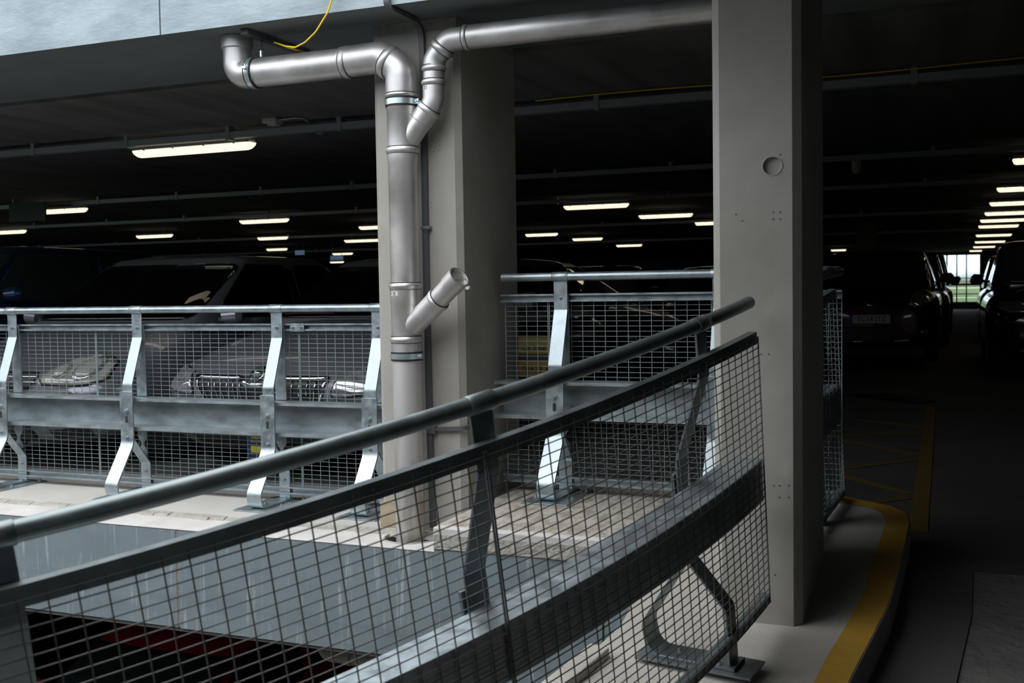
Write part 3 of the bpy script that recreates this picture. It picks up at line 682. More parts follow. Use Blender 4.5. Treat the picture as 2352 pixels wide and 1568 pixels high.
# ================================================================== lamps, trunking, ceiling kit
def lamp_proto(L, name='strip_lamp'):
    t = thing(name, (0, 0, 0), 'x', 'lamp', 'fluorescent strip lamps under the garage ceiling')
    def sec(w0, w1, z0, z1, ends, m, nm):
        n = 10; prof = []
        for i in range(n + 1):
            a = PI * i / n; prof.append((-math.cos(a) * w0 / 2, z0 - math.sin(a) ** .8 * (z0 - z1)))
        xs_ = [-L / 2 + e_ for e_ in (0, .012, .035, .06)]; sc_ = (.25, .62, .9, 1)
        xs_ = xs_ + [-x for x in xs_[::-1]]; sc_ = list(sc_) + list(sc_[::-1]); vs = []
        for x, k in zip(xs_, sc_):
            for y, z in prof: vs.append((x, y * (.6 + .4 * k), z0 + (z - z0) * k))
        k = n + 1; fs = [(i * k + j, i * k + k + j, i * k + k + j + 1, i * k + j + 1) for i in range(len(xs_) - 1) for j in range(n)]
        fs += [(i * k, i * k + n, i * k + k + n, i * k + k) for i in range(len(xs_) - 1)] + [tuple(range(k)), tuple(range((len(xs_) - 1) * k, len(xs_) * k))]
        return MB().add(vs, fs).build(nm, m, t, smooth=True)
    MB().hexa([(x, y, z) for z, f in ((.0, 1.), (.035, .7)) for x, y in ((-L / 2 + .01, -.055 * f), (L / 2 - .01, -.055 * f), (L / 2 - .01, .055 * f), (-L / 2 + .01, .055 * f))]).build('housing', WHITEP, t, bevel=.006)
    sec(.115, .115, 0, -.055, .05, DIFF, 'diffuser')
    for x in (-.38, -.13, .13, .38):
        MB().box((x * L - .008, -.064, -.006), (x * L + .008, .064, .012)).build('clip', WHITEP, t)
    for x in (-.3, .3): MB().box((x * L - .008, -.008, .03), (x * L + .008, .008, ZG - .0005 - 2.345)).build('hanger', TRAYM, t)
    return t
lp = lamp_proto(1.14)
lamps = [((300, 355, 592, 338), 'nearest and largest lit strip lamp, hanging at upper left before the pale column'),
 ((75, 488, 208, 484), 'lit strip lamp at far left, part hidden by the dark hanging sign'),
 ((-40, 536, 66, 533), 'lit strip lamp cut off by the left picture edge, low over the blue car'),
 ((548, 511, 666, 507), 'lit strip lamp above the silver car roof, upper of the column of lamps there'),
 ((313, 545, 397, 542), 'small lit strip lamp just left of the silver car roof'),
 ((590, 549, 663, 547), 'small lit strip lamp above the silver car roof, second of three stacked there'),
 ((610, 574, 662, 573), 'tiny lit strip lamp touching the silver car roof line, lowest of three'),
 ((762, 584, 812, 583), 'tiny lit strip lamp left of the pale column, lower one'),
 ((830, 525, 905, 521), 'lit strip lamp cut off by the left edge of the pale column, upper one'),
 ((793, 555, 872, 552), 'lit strip lamp ending at the left edge of the pale column, middle one'),
 ((765, 603, 783, 602), 'tiniest strip lamp, lowest one left of the pale column'),
 ((1293, 478, 1446, 473), 'large lit strip lamp between the columns, upper left one'),
 ((1466, 499, 1592, 495), 'large lit strip lamp between the columns, upper right one'),
 ((1206, 541, 1282, 539), 'small lit strip lamp just right of the pale column'),
 ((1315, 551, 1384, 549), 'small lit strip lamp midway between the columns, above the curved reflection'),
 ((1415, 565, 1475, 564), 'small broken-looking lit strip lamp, lowest between the columns'),
 ((1598, 515, 1668, 512), 'lit strip lamp cut off by the left edge of the right column'),
 ((2330, 371, 2480, 367), 'topmost strip lamp at the right picture edge'),
 ((2293, 436, 2450, 432), 'second strip lamp from the top in the receding row on the right'),
 ((2276, 469, 2405, 466), 'third strip lamp from the top in the receding row on the right'),
 ((2263, 492, 2375, 489), 'fourth strip lamp from the top in the receding row on the right'),
 ((2254, 508, 2352, 506), 'fifth strip lamp from the top in the receding row on the right'),
 ((2247, 522, 2340, 519), 'sixth strip lamp from the top in the receding row on the right'),
 ((2242, 542, 2323, 540), 'fourth strip lamp from the bottom in the receding row on the right'),
 ((2239, 557, 2309, 555), 'third strip lamp from the bottom in the receding row on the right'),
 ((2236, 568, 2285, 567), 'second strip lamp from the bottom in the receding row on the right'),
 ((2232, 577, 2250, 576), 'lowest strip lamp in the receding row, just above the bright opening'),
 ((1919, 575, 1933, 575), 'tiny lamp right of the right column, upper of the pair'),
 ((1920, 585, 1936, 585), 'tiny lamp right of the right column, lower of the pair')]
for i, ((x0, y0, x1, y1), lb) in enumerate(lamps):
    a = onZ(x0, y0 , 2.315); b = onZ(x1, y1, 2.315); c = (a + b) / 2; L = (b - a).length
    if L < .35: L = .5
    o = lp if i == 0 else copy_tree(lp)
    o['label'] = lb; d = b - a
    o.location = (c.x, c.y, 2.345); o.rotation_euler = (0, 0, 0); o.scale = (L / 1.14, 1, 1)
# trunking runs
tg = 'cable trunking runs across the garage ceiling'
def trunk(y, x0, x1, lb, br, h=.05, sag=0):
    t = thing('cable_trunking', ((x0 + x1) / 2, y, 2.38), lb, 'cable trunking', tg)
    MB().box((x0, y - .03, 2.355), (x1, y + .03, 2.355 + h)).build('trunking', TRAYM, t)
    x = x0 + .45; i = 0
    while x < x1:
        if i < 40: MB().box((x - .018, y - .036, 2.345), (x + .018, y + .036, ZG - .0005)).build('bracket', TRAYM, t)
        x += br; i += 1
trunk(6.88, -9.5, 3.2, 'nearest thick cable trunking run, crossing behind the drainpipe with a lamp below it', .98)
trunk(10.92, -14, -11.3, 'short piece of trunking at the far left, ending at the dark hanging sign', 1.2)
trunk(10.92, -10.65, 5, 'second cable trunking run from the front, behind both columns', 1.25)
trunk(14.25, -20, 6, 'third cable trunking run from the front', 1.6)
trunk(20.15, -26, 8, 'fourth cable trunking run from the front, faint and thin', 2.4)
trunk(27.5, -34, 10, 'farthest faint cable trunking run', 4)
yc = [V((x, 6.80, 2.428 + .008 * math.sin(x * 2.4))) for x in [-2.6 + i * .2 for i in range(32)]]
tag(MB().tube(yc, .005, 6).build('cable', YCAB, smooth=True), 'yellow cable strung along above the nearest trunking, right of the pale column', 'cable')
q = P(626, 283, 1); q = onZ(626, 283, 2.41)
sn = thing('ceiling_sensor', (q.x, q.y, 2.44), 'small white ceiling box with a stepped underside, left of the pale column', 'sensor')
MB().box((q.x - .06, q.y - .05, 2.405), (q.x + .06, q.y + .05, ZG - .0005)).build('housing', WHITEP, sn, bevel=.008)
MB().box((q.x - .03, q.y - .03, 2.39), (q.x + .05, q.y + .03, 2.407)).build('lens', WHITEP, sn, bevel=.006)
q2_ = onZ(735, 298, 2.42)
sn = thing('junction_box', (q2_.x, q2_.y, 2.42), 'round dark junction box on the nearest trunking, joined by a thin cable', 'junction box')
MB().tube([q2_ + V((0, -.02, 0)), q2_ + V((0, .03, 0))], .038, 24).build('box', TRAYM, sn)
MB().tube(rounded([V((q.x + .055, q.y, 2.43)), V((q.x + .25, q.y, 2.435)), q2_], .05), .006, 8).build('lead', WHITEP, sn)
q = onZ(1967, 384, 2.3)
tag(MB().tube([(q.x, q.y, 2.24), (q.x, q.y, 2.27), (q.x, q.y, 2.36)], [.03, .045, .045], 16).build('ceiling_sensor', WHITEP), 'dim pale sensor hanging below the second trunking, right of the right column', 'sensor')
# hanging signs
def sign(cx, cy, y, w_, h, m, lb, txt=None):
    q = onY(cx, cy, y); t = thing('hanging_sign', q, lb, 'sign')
    MB().box((q.x - w_ / 2, y, q.z - h / 2), (q.x + w_ / 2, y + .02, q.z + h / 2)).build('board', m, t)
    for k in (-.4, .4): MB().box((q.x + w_ * k, y + .005, q.z + h / 2), (q.x + w_ * k + .01, y + .015, ZG - .0005)).build('hanger', TRAYM, t)
    return t
sign(62, 487, 10.6, .62, .24, SIGNG, 'dark green hanging sign at far left beside a lit lamp')
SIGNB = mat('lit_blue_sign', (.05, .08, .14), .5, emit=(.25, .38, .6), estr=.12)
sign(688, 580, 24, .28, .12, SIGNB, 'tiny dim blue hanging sign above the silver car roof')
sign(773, 592, 26, .40, .12, SIGNB, 'tiny dim blue hanging sign left of the pale column')

# ================================================================== cars
def lerp_profile(pr, x):
    for (a, fa), (b, fb) in zip(pr, pr[1:]):
        if x <= b:
            t = (x - a) / (b - a) if b > a else 0; t = max(0, min(1, t)); t = t * t * (3 - 2 * t) * .35 + t * .65
            return fa + (fb - fa) * t
    return pr[-1][1]
def point_in(poly, x, y):
    c = False; n = len(poly); j = n - 1
    for i in range(n):
        (xi, yi), (xj_, yj) = poly[i], poly[j]
        if (yi > y) != (yj > y) and x < (xj_ - xi) * (y - yi) / (yj - yi) + xi: c = not c
        j = i
    return c
def make_car(loc, rz, label, col, L=4.2, W=1.74, H=1.45, belt=.93, nose=.72, cowl=1.02, ybase=.95, yroof=1.75, yrear=3.3, yend=3.95, tail=.95, grp=None,
             metal=.4, rough=.3, seethrough=False, detail=True, lampm=None, lamp_poly=None, grille=None, plate=None, taper=.16, name='car', nosew=.80, wheels=True, extra=None, pillar=.06, mirror_y=None, mirror_z=0.):
    t = local(thing(name, loc, label, 'car', grp, rz)); PM = paint(name + '_paint', col, rough, metal)
    # lower body, lofted along its length
    top = [(0, nose - .10), (.06, nose - .02), (.2, nose + .06), (ybase * .65, nose + (cowl - nose) * .72), (ybase, cowl), (yend - .2, cowl + .0), (yend, cowl - .03 if tail > .9 else tail), (L - .12, tail), (L, tail - .18)]
    wid = [(0, W / 2 * nosew - .12), (.05, W / 2 * nosew), (.25, W / 2 * (nosew + 1) / 2 + .02), (.6, W / 2), (L - .5, W / 2), (L - .1, W / 2 * .93), (L, W / 2 * .84)]
    bot = [(0, .30), (.12, .20), (.5, .19), (L - .5, .19), (L, .32)]
    ys = [0, .015, .04, .08, .14, .22, .32] + [.45 + i * .12 for i in range(int((L - .9) / .12))] + [L - .42, L - .28, L - .16, L - .08, L - .03, L]
    n = 56; vs = []
    for y in ys:
        zt_, zb, hw = lerp_profile(top, y), lerp_profile(bot, y), lerp_profile(wid, y)
        # mid line: widest at the waist
        for k in range(n):
            a = 2 * PI * k / n; c, s = math.cos(a), math.sin(a); e = 3.2 if s > 0 else 5
            x = hw * math.copysign(abs(c) ** (2 / e), c); zz = math.copysign(abs(s) ** (2 / (3.4 if s > 0 else 6)), s)
            zm = zb + (zt_ - zb) * .55; z = zm + zz * ((zt_ - zm) if zz > 0 else (zm - zb))
            vs.append((x, y + .17 * (abs(x) / (W / 2)) ** 2.2 * max(0, 1 - y / 1.3), z))
    cvs = (0, .02, (lerp_profile(top, 0) + lerp_profile(bot, 0)) / 2); vs.append(cvs)
    fs = [(i * n + k, i * n + (k + 1) % n, (i + 1) * n + (k + 1) % n, (i + 1) * n + k) for i in range(len(ys) - 1) for k in range(n)]
    fs += [((k + 1) % n, k, len(vs) - 1) for k in range(n)] + [tuple(range((len(ys) - 1) * n, len(ys) * n))]
    body = MB().add(vs, fs).build('body', PM, t, smooth=True)
    wy = (.80, L - .78)
    if wheels:
        cut = []
        for y in wy:
            cut.append(MB().tube([(-W, y, .33), (-W / 2 + .20, y, .33)], .355, 40).build('c', PM)); cut.append(MB().tube([(W / 2 - .20, y, .33), (W, y, .33)], .355, 40).build('c', PM))
        boolcut(body, cut)
        for y in wy:
            for sx in (-1, 1):
                x0 = sx * (W / 2 - .02)
                wo = MB().tube([(x0 - sx * .19, y, .31), (x0 - sx * .17, y, .31), (x0 - sx * .02, y, .31), (x0, y, .31)], [.28, .31, .31, .28], 36).build('wheel', TYRE, t, smooth=True)
                ho = MB().tube([(x0 - sx * .01, y, .31), (x0 + sx * .006, y, .31)], .20, 28)
                ho.build('hub', ALLOY, wo, smooth=True)
    # greenhouse
    Wb, Wr = W / 2 - .07, W / 2 - .07 - taper
    zb, zr_ = cowl - .06, H - .05
    m, rings = 112, 11; vs = []
    for j in range(rings + 5):
        if j < rings:
            f = j / (rings - 1); z = zb + (zr_ - zb) * f; sh = 1
            g = f ** 1.12
        else:
            g = 1; f = 1; k = (j - rings + 1) / 5; sh = math.cos(k * PI / 2 * .995); z = zr_ + .055 * math.sin(k * PI / 2)
            sh = 1 - (1 - sh) * 1.0
        yf = ybase + (yroof - ybase) * g; yr = yend + (yrear - yend) * g; hw = Wb + (Wr - Wb) * g
        cy = (yf + yr) / 2; hl = (yr - yf) / 2
        for k in range(m):
            a = 2 * PI * k / m; c, s = math.cos(a), math.sin(a); e = 11
            x = hw * math.copysign(abs(c) ** (2 / e), c) * sh; y = math.copysign(abs(s) ** (2 / e), s) * hl * sh
            y -= (0.035 * (1 - (x / hw) ** 2) if s < 0 else -.05 * (1 - (x / hw) ** 2)) * (1 if sh > .5 else sh)
            vs.append((x, cy + y, z))
    R_ = rings + 5; fs = [(i * m + k, i * m + (k + 1) % m, (i + 1) * m + (k + 1) % m, (i + 1) * m + k) for i in range(R_ - 1) for k in range(m)] + [tuple(range((R_ - 1) * m, R_ * m))]
    green = MB().add(vs, fs)
    go = green.build('roof', PM, t, smooth=True)
    bv_g = BVHTree.FromPolygons([V(v) for v in green.v], green.f); bv_b = BVHTree.FromPolygons([V(v.co) for v in body.data.vertices], [tuple(p.vertices) for p in body.data.polygons])
    def decal(poly, axis, side, nm, mt, par=t, off=.006, bv=None, step=.03, inset=0, dome=0, lb=None, fit=None):
        """patch lying on the bodywork: poly in (x,z) seen from the front/back or (y,z) from the side"""
        bv = bv or bv_b; xs_ = [p[0] for p in poly]; zs_ = [p[1] for p in poly]
        n = len(poly); bm = bmesh.new(); face = bm.faces.new([bm.verts.new((p[0], p[1], 0)) for p in poly])
        x0, x1, z0, z1 = min(xs_), max(xs_), min(zs_), max(zs_)
        k = x0 + step
        while k < x1:
            bmesh.ops.bisect_plane(bm, geom=bm.verts[:] + bm.edges[:] + bm.faces[:], plane_co=(k, 0, 0), plane_no=(1, 0, 0)); k += step
        k = z0 + step
        while k < z1:
            bmesh.ops.bisect_plane(bm, geom=bm.verts[:] + bm.edges[:] + bm.faces[:], plane_co=(0, k, 0), plane_no=(0, 1, 0)); k += step
        last = None
        for v in bm.verts:
            a, b = v.co.x, v.co.y
            if axis == 'y': o_ = V((a, -3 if side < 0 else L + 3, b)); d = V((0, -side, 0))
            else: o_ = V((side * 3, a, b)); d = V((-side, 0, 0))
            hit = bv.ray_cast(o_, d)
            if hit[0] is None:
                near = bv.find_nearest(V((a * .98, L / 2 if axis == 'y' else a, b * .99 + .01)) if axis != 'y' else V((a, 0 if side < 0 else L, b)))
                hp, hn = near[0], near[1]
            else: hp, hn = hit[0], hit[1]
            if hn.dot(d) > 0: hn = -hn
            v.co = hp + hn * (off + dome)
        me = bpy.data.meshes.new(nm); bmesh.ops.recalc_face_normals(bm, faces=bm.faces); bm.to_mesh(me); bm.free(); me.materials.append(mt)
        me.polygons.foreach_set('use_smooth', [True] * len(me.polygons))
        o = bpy.data.objects.new(nm, me); COL.objects.link(o); o.parent = par
        o.matrix_parent_inverse = Matrix.Identity(4)
        sl = o.modifiers.new('solid', 'SOLIDIFY'); sl.thickness = .005; sl.offset = 1
        if lb: o['label'] = lb
        return o
    def rpoly(pts, r, seg=4):
        P_ = [V((p[0], p[1], 0)) for p in pts]; n = len(P_); out_ = []
        for i in range(n):
            rr = rounded([P_[i - 1], P_[i], P_[(i + 1) % n]], r, seg)[1:-1]; out_ += [(v.x, v.y) for v in rr]
        return out_
    zlo, zhi = cowl + .01, H - .09
    ws = rpoly([(-Wb + .07, zlo), (Wb - .07, zlo), (Wr - .0, zhi), (-Wr + .0, zhi)], .06)
    gm = GLASSC if seethrough else GLASS
    def ylim(z, end):
        f = max(0, min(1, (z - zb) / (zr_ - zb))) ** 1.12
        return ybase + (yroof - ybase) * f if end == 0 else yend + (yrear - yend) * f
    ymid = (yroof + yrear) / 2
    sidew = [rpoly([(ylim(zlo + .03, 0) + .17, zlo + .0), (ymid - .05, zlo), (ymid - .05, zhi), (ylim(zhi, 0) + .12, zhi)], .05),
             rpoly([(ymid + .05, zlo), (ylim(zlo, 1) - .22, zlo + .02), (ylim(zhi, 1) - .18, zhi), (ymid + .05, zhi)], .05)]
    rw = rpoly([(-Wb + .12, zlo + .02), (Wb - .12, zlo + .02), (Wr - .04, zhi), (-Wr + .04, zhi)], .06)
    if seethrough:
        bm = bmesh.new(); bm.from_mesh(go.data)
        for _ in range(2): bmesh.ops.subdivide_edges(bm, edges=bm.edges[:], cuts=1, use_grid_fill=True)
        rm = []
        for f in bm.faces:
            c = f.calc_center_median(); nn = f.normal
            if c.z < zhi + .01:
                if nn.y < -.25 and c.y < ymid and point_in(ws, c.x * 1.02, c.z): rm.append(f)
                elif abs(nn.x) > .6 and any(point_in(s_, c.y, c.z) for s_ in sidew): rm.append(f)
                elif nn.y > .25 and c.y > ymid and point_in(rw, c.x * 1.02, c.z): rm.append(f)
        bmesh.ops.delete(bm, geom=rm, context='FACES'); bm.to_mesh(go.data); bm.free()
    wso = decal(ws, 'y', -1, 'windscreen', gm, bv=bv_g)
    for sx in (-1, 1):
        for s_ in sidew: decal(s_, 'x', sx, 'side_window', gm, bv=bv_g)
    decal(rw, 'y', 1, 'rear_window', gm, bv=bv_g)
    if seethrough:
        mo = thing('rear_view_mirror', (0, 0, 0), None, None); mo.parent = t; PINV[mo.name] = Matrix.Identity(4)
        MB().box((-.12, yroof - .02, H - .20), (.12, yroof + .01, H - .13)).build('mirror_housing', mat('mirror_plastic', (.30, .34, .34), .4), mo, bevel=.01)
        MB().box((-.01, yroof - .02, H - .14), (.01, yroof + .0, H - .07)).build('stem', BLACKP, mo)
        for sx in (-.36, .36):
            se = MB().box((sx - .24, yroof + .35, .5), (sx + .24, yroof + .5, cowl + .10)).build('seat', SEATM, t, bevel=.05)
            MB().box((sx - .12, yroof + .37, cowl + .12), (sx + .12, yroof + .46, cowl + .32)).build('headrest', SEATM, se, bevel=.04)
        MB().box((-Wb + .08, ybase + .15, cowl - .12), (Wb - .08, ybase + .7, cowl - .02)).build('dashboard', BLACKP, t, bevel=.03)
    # wing mirrors
    for sx in (-1, 1):
        my = ybase + .42 if mirror_y is None else mirror_y
        MB().tube([(sx * (Wb + .01), my + .02, cowl + mirror_z + .05), (sx * (Wb + .10), my, cowl + mirror_z + .06), (sx * (W / 2 + .02), my - .01, cowl + mirror_z + .08), (sx * (W / 2 + .13), my, cowl + mirror_z + .085), (sx * (W / 2 + .155), my + .01, cowl + mirror_z + .085)],
                  [.018, .022, .066, .070, .04], 18).build('wing_mirror', PM, t, smooth=True)
    # lamps, grille, plate
    if lamp_poly:
        for sx in (-1, 1):
            pl = [(sx * a, b) for a, b in lamp_poly]
            cx_ = sum(p[0] for p in pl) / len(pl); cz_ = sum(p[1] for p in pl) / len(pl)
            pl2 = [(cx_ + (a - cx_) * 1.05 + 0, cz_ + (b - cz_) * 1.10) for a, b in pl]
            sea = decal(rpoly(pl2, .025), 'y', -1, 'headlamp', BLACKP, off=.002)
            decal(rpoly(pl, .025), 'y', -1, 'lens', lampm or LENS, par=sea, off=.012)
    if extra: extra(t, decal, rpoly, bv_b)
    if grille:
        for g in grille:
            poly, bars = g[0], g[1]
            go_ = decal(rpoly(poly, .02), 'y', -1, g[3] if len(g) > 3 else 'grille', BLACKP, off=.004)
            for b in bars: decal(b, 'y', -1, 'bar', g[2], par=go_, off=.012, step=.04)
    if plate:
        txt, z, back = plate
        hp = bv_b.ray_cast(V((0, -3, z)), V((0, 1, 0)))[0]; yy = hp.y - .02
        po = MB().box((-.26, yy, z - .056), (.26, yy + .012, z + .056)).build('number_plate', PLATE, t, bevel=.004)
        MB().box((-.26, yy - .0015, z - .054), (-.215, yy, z + .054)).build('blue_band', BLUE, po)
        if txt: text_mesh(txt, .105, 'plate_text', INK, po, Matrix.Translation((.02, yy - .002, z)) @ FACE, sx=.86)
    return t
def bars_h(x0, x1, zs, h): return [[(x0, z), (x1, z), (x1, z + h), (x0, z + h)] for z in zs]

def lens_rings(t, decal, rpoly, bv):
    for sx in (-1, 1):
        for cx_, cz_, r_ in ((.495, .672, .048), (.640, .680, .068)):
            c = [(sx * (cx_ + r_ * math.cos(a)), cz_ + r_ * math.sin(a)) for a in [i * PI / 12 for i in range(24)]]
            o = decal(c, 'y', -1, 'reflector', LENSC, off=.0175)
            c = [(sx * (cx_ + r_ * .8 * math.cos(a)), cz_ + r_ * .8 * math.sin(a)) for a in [i * PI / 12 for i in range(24)]]
            decal(c, 'y', -1, 'bowl', LENS, par=o, off=.0235)
# silver car behind the left barrier
lampA = [(.37, .63), (.41, .597), (.565, .582), (.69, .592), (.765, .62), (.755, .68), (.735, .72), (.665, .752), (.595, .768), (.515, .752), (.455, .71), (.40, .66)]
make_car((-5.98, 5.36, 0), 0, 'silver grey saloon with a large cloudy teardrop headlamp, nose in behind the left barrier', (.20, .21, .24), L=4.3, W=1.80, H=1.50, mirror_y=1.33, mirror_z=-.05,
         nose=.70, cowl=.98, ybase=1.0, yroof=1.85, yrear=3.1, yend=3.9, seethrough=True, lamp_poly=lampA, rough=.30, metal=.6, extra=lens_rings, nosew=.86,
         grille=[([(-.30, .565), (.30, .565), (.36, .672), (-.36, .672)], bars_h(-.35, .35, (.60, .636), .012), CHROME), ([(-.76, .25), (-.43, .23), (-.43, .37), (-.72, .37)], [], CHROME, 'intake'), ([(-.30, .23), (.30, .23), (.30, .37), (-.30, .37)], [], CHROME, 'intake'), ([(.43, .23), (.70, .25), (.70, .34), (.43, .37)], [], CHROME, 'intake')])
def badge(t, decal, rpoly, bv):
    c = [(.052 * math.cos(a), .675 + .045 * math.sin(a)) for a in [i * PI / 10 for i in range(20)]]
    b = decal(c, 'y', -1, 'badge', CHROME, off=.012); b['label'] = 'round chrome bonnet badge'
    c = [(.042 * math.cos(a), .675 + .036 * math.sin(a)) for a in [i * PI / 10 for i in range(20)]]
    d = decal(c, 'y', -1, 'badge_disc', mat('badge_dark', (.05, .07, .06), .3), par=b, off=.0185)
    decal([(-.03, .665), (.03, .67), (.03, .678), (-.03, .682)], 'y', -1, 'badge_mark', CHROME, par=d, off=.0245)
    hp = bv.ray_cast(V((.28, -3, .54)), V((0, 1, 0)))[0]
    pl = MB().box((.18, hp.y - .03, .523), (.38, hp.y - .02, .551)).build('name_badge', CHROME, t)
    text_mesh('GREENLINE', .030, 'badge_text', INK, pl, Matrix.Translation((.28, hp.y - .032, .537)) @ FACE)
vb = []
for i in range(8):
    for sx in (-1, 1):
        x = .045 + i * .046; vb.append([(sx * x, .44), (sx * (x + .006), .44), (sx * (x + .022 + i * .004), .635), (sx * (x + .016 + i * .004), .635)])
frame = [[(-.47, .64), (-.12, .64), (-.12, .664), (-.48, .668)], [(.12, .64), (.47, .64), (.48, .668), (.12, .664)], [(-.12, .64), (-.06, .605), (-.05, .622), (-.11, .664)], [(.06, .605), (.12, .64), (.11, .664), (.05, .622)], [(-.06, .605), (.06, .605), (.05, .624), (-.05, .624)], [(.375, .42), (.392, .42), (.49, .66), (.472, .66)], [(-.375, .42), (-.392, .42), (-.49, .66), (-.472, .66)]]
carB = make_car((-3.97, 5.50, 0), 0, 'silver grey estate with slatted chrome grille and round badge, beside the pale column', (.21, .22, .25), L=4.7, W=1.80, H=1.45, mirror_y=2.1, mirror_z=.02,
         nose=.72, cowl=.98, ybase=1.15, yroof=2.05, yrear=3.9, yend=4.5, seethrough=True, lampm=LENSC, rough=.3, metal=.55, nosew=.88,
         lamp_poly=[(.50, .54), (.78, .57), (.84, .62), (.82, .70), (.70, .705), (.545, .68)],
         grille=[([(-.385, .42), (.385, .42), (.48, .66), (-.48, .66)], vb + frame, CHROME), ([(-.5, .24), (.5, .24), (.55, .33), (-.55, .33)], [], CHROME, 'intake')], extra=badge)
# leaflet panel hung low in front of the estate
q = onY(588, 1018, 5.47)
lf = thing('leaflet', q, 'dark blue leaflet with a yellow block, low in front of the silver estate', 'leaflet')
MB().box((q.x - .055, 5.46, q.z - .085), (q.x + .10, 5.463, q.z + .085)).build('sheet', mat('navy_card', (.015, .035, .11), .5), lf)
MB().box((q.x - .03, 5.458, q.z - .055), (q.x + .10, 5.4605, q.z - .015)).build('yellow_block', mat('bright_yellow', (.75, .62, .02), .5), lf)
mb = MB()
for k, (a, b, z) in enumerate(((-.045, .09, .055), (-.025, .07, .030), (-.03, .05, .008))): 
    x = a
    while x < b: mb.box((q.x + x, 5.4585, q.z + z), (q.x + x + .009, 5.4605, q.z + z + .013)); x += .013
mb.build('faint_lettering', mat('dull_yellow', (.30, .26, .05), .5), lf)
dark = (.012, .012, .014)
make_car((-8.55, 5.75, 0), 0, 'dark blue tall car at the left edge, left of the silver saloon', (.006, .025, .075), L=4.1, W=1.78, H=1.66, cowl=1.12, nose=.85, ybase=.9, yroof=1.6, yrear=3.5, yend=3.95, lamp_poly=None)
def orange_plate(t, decal, rpoly, bv):
    MB().box((-.05, -.03, .52), (.47, -.012, .63)).build('number_plate', mat('dull_orange', (.32, .16, .02), .5), t)['label'] = 'dull orange plate'
# row seen between the columns
def side_sign(t, decal, rpoly, bv):
    s = decal([(1.22, .26), (2.1, .26), (2.1, .74), (1.22, .70)], 'x', 1, 'door_panel', mat('panel_yellow', (.45, .30, .02), .5), off=.01)
carD = make_car((-2.5, 11.75, 0), PI / 2, 'black car parked broadside behind the right barrier, beyond the yellow panel', dark, L=4.4, W=1.78, H=1.50, cowl=.98)
YA = 7.4
pn = onY(1232, 772, YA); pn2 = onY(1225, 868, YA)
yp = thing('advert_panel', (pn.x, YA, (pn.z + pn2.z) / 2), 'dull yellow panel with black lettering, seen through the mesh right beside the pale column', 'sign')
YP_ = mat('sign_yellow', (.25, .17, .02), .5)
xa_, xb_ = onY(1195, 800, YA).x - .1, onY(1268, 800, YA).x
zt_, zm_, zb_ = onY(1225, 774, YA).z, onY(1225, 816, YA).z, onY(1225, 866, YA).z
MB().box((xa_, YA - .005, zb_), (xb_, YA + .015, zt_)).build('board', YP_, yp)
MB().box((xa_, YA - .010, onY(1225, 826, YA).z), (xb_, YA - .005, onY(1225, 812, YA).z)).build('dark_band', BLACKP, yp)
text_mesh('On Time Tra', .052, 'lettering', INK, yp, Matrix.Translation((onY(1200, 800, YA).x, YA - .011, onY(1225, 799, YA).z)) @ FACE, align='LEFT')
text_mesh('01623 42', .064, 'lettering', INK, yp, Matrix.Translation((onY(1200, 800, YA).x, YA - .011, onY(1225, 848, YA).z)) @ FACE, align='LEFT')
for x in (xa_ + .1, xb_ - .1): MB().box((x, YA, -.002), (x + .03, YA + .015, zb_)).build('leg', BLACKP, yp)
make_car((-4.95, 13.6, 0), 0, 'black car farther back between the columns, with a long lamp reflection on its roof', dark, L=4.3, W=1.8, H=1.5, lamp_poly=None, rough=.1)
make_car((-2.9, 13.2, 0), 0, 'black car just left of the right column, with a small orange plate', (.03, .004, .004), L=4.3, W=1.8, H=1.46, rough=.15, extra=orange_plate)
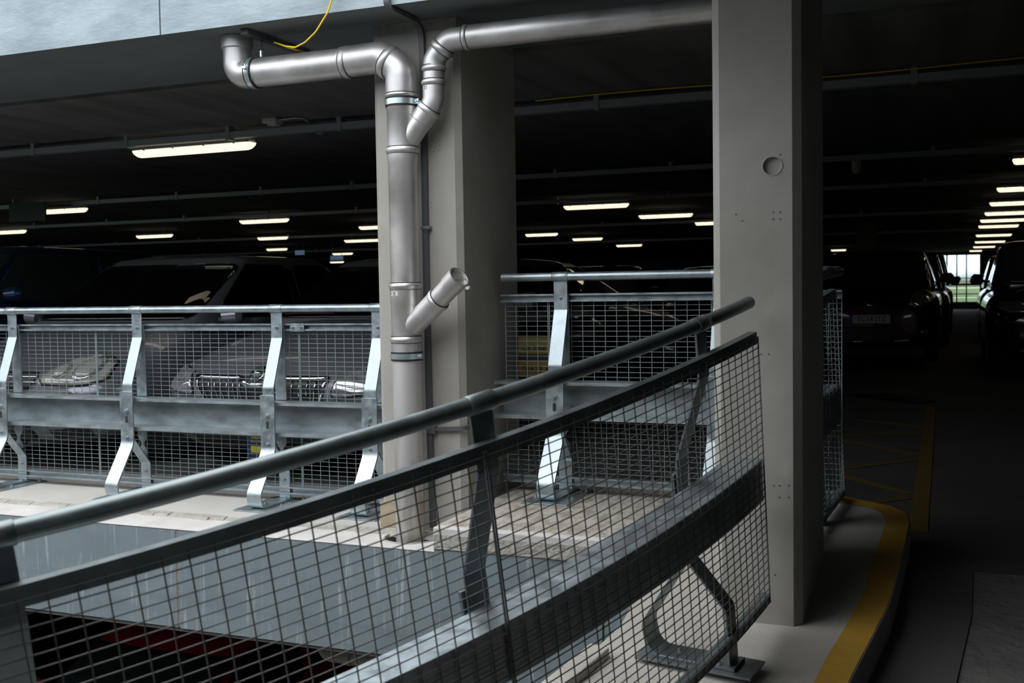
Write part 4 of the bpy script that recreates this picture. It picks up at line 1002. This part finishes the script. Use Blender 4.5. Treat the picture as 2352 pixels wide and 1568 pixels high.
# cars right of the right column
lampR = [(.46, .80), (.56, .74), (.70, .80), (.74, .92), (.68, 1.00), (.56, .97)]
def red_extra(t, decal, rpoly, bv):
    decal(rpoly([(-.55, .20), (.55, .20), (.48, .38), (.40, .50), (-.40, .50), (-.48, .38)], .03), 'y', -1, 'intake', BLACKP, off=.003)
    c = [(.05 * math.cos(a), .80 + .035 * math.sin(a)) for a in [i * PI / 8 for i in range(16)]]
    decal(c, 'y', -1, 'badge', CHROME, off=.01)
    for sx in (-1, 1): decal([(sx * (.68 + .05 * math.cos(a)), .42 + .035 * math.sin(a)) for a in [i * PI / 6 for i in range(12)]], 'y', -1, 'fog_lamp', LENSC, off=.008)
    decal([(.30, .30), (.50, .30), (.50, .325), (.30, .325)], 'y', -1, 'side_badge', CHROME, off=.014)
make_car((-1.05, 15.0, .10), 0, 'dark red hatchback with a white number plate, facing out beyond the right column', (.055, .004, .006), L=3.9, W=1.72, H=1.55, cowl=1.05, nose=.88, ybase=.8, yroof=1.5, yrear=3.2, yend=3.75,
         lamp_poly=lampR, lampm=LENSC, plate=('YC14 JYZ', .60, 0), extra=red_extra, metal=.2)
make_car((-1.0, 20.5, .0), 0, 'dark car with a wing mirror outlined against the bright opening, behind the red hatchback', dark, L=4.2, W=1.8, H=1.75, cowl=1.1, nose=.9)
make_car((-.98, 26.5, .0), 0, 'dark van farthest back on the left of the aisle', dark, L=4.6, W=1.85, H=1.9, cowl=1.15, nose=.95)
lampK = [(.40, .80), (.70, .79), (.82, .84), (.80, .92), (.60, .92), (.42, .88)]
make_car((1.30, 14.0, 0), 0, 'large black car at the right edge with a small bright headlamp, facing out', dark, L=4.6, W=1.9, H=1.72, cowl=1.12, nose=.92, ybase=1.0, yroof=1.7, lamp_poly=lampK, lampm=LENSC, rough=.12)
make_car((1.35, 21.5, 0), 0, 'dark car with its mirror outlined at the right of the bright opening', dark, L=4.4, W=1.85, H=1.7, cowl=1.1, nose=.9)
for x, y, lb in ((-9.5, 16.5, 'dark car in the second row, behind the silver saloon'), (-6.8, 16.3, 'dark car in the second row, left of the pale column'),
                 (-5.2, 22, 'dark car in the third row between the columns')):
    make_car((x, y, 0), 0, lb, dark, wheels=True, rough=.2)
# lower level: red car under the deck
def lowcar(x, y, rz, lb, c): return make_car((x, y, -3.0), rz, lb, c, L=4.2, W=1.78, H=1.50, rough=.3, metal=.1)
lowcar(-5.75, 4.95, .0, 'red car on the level below, seen through the foreground mesh', (.55, .015, .02))
lowcar(-8.4, 5.3, .0, 'dark car on the level below, left of the red one', dark)
q = onZ(760, 1502, -.66)
lr = thing('lower_pipe', q, 'short beige pipe just under the lower slab, above the red car', 'pipe')
MB().tube(rounded([q + V((-.06, .1, .12)), q + V((-.05, .02, 0)), q + V((.75, .03, -.01))], .05), .045, 24).build('pipe', mat('beige_pipe', (.30, .29, .24), .5), lr, smooth=True)
MB().tube([q + V((.08, .02, 0)), q + V((.12, .02, 0))], .052, 24).build('collar', mat('beige_collar', (.30, .29, .24), .5), lr, smooth=True)
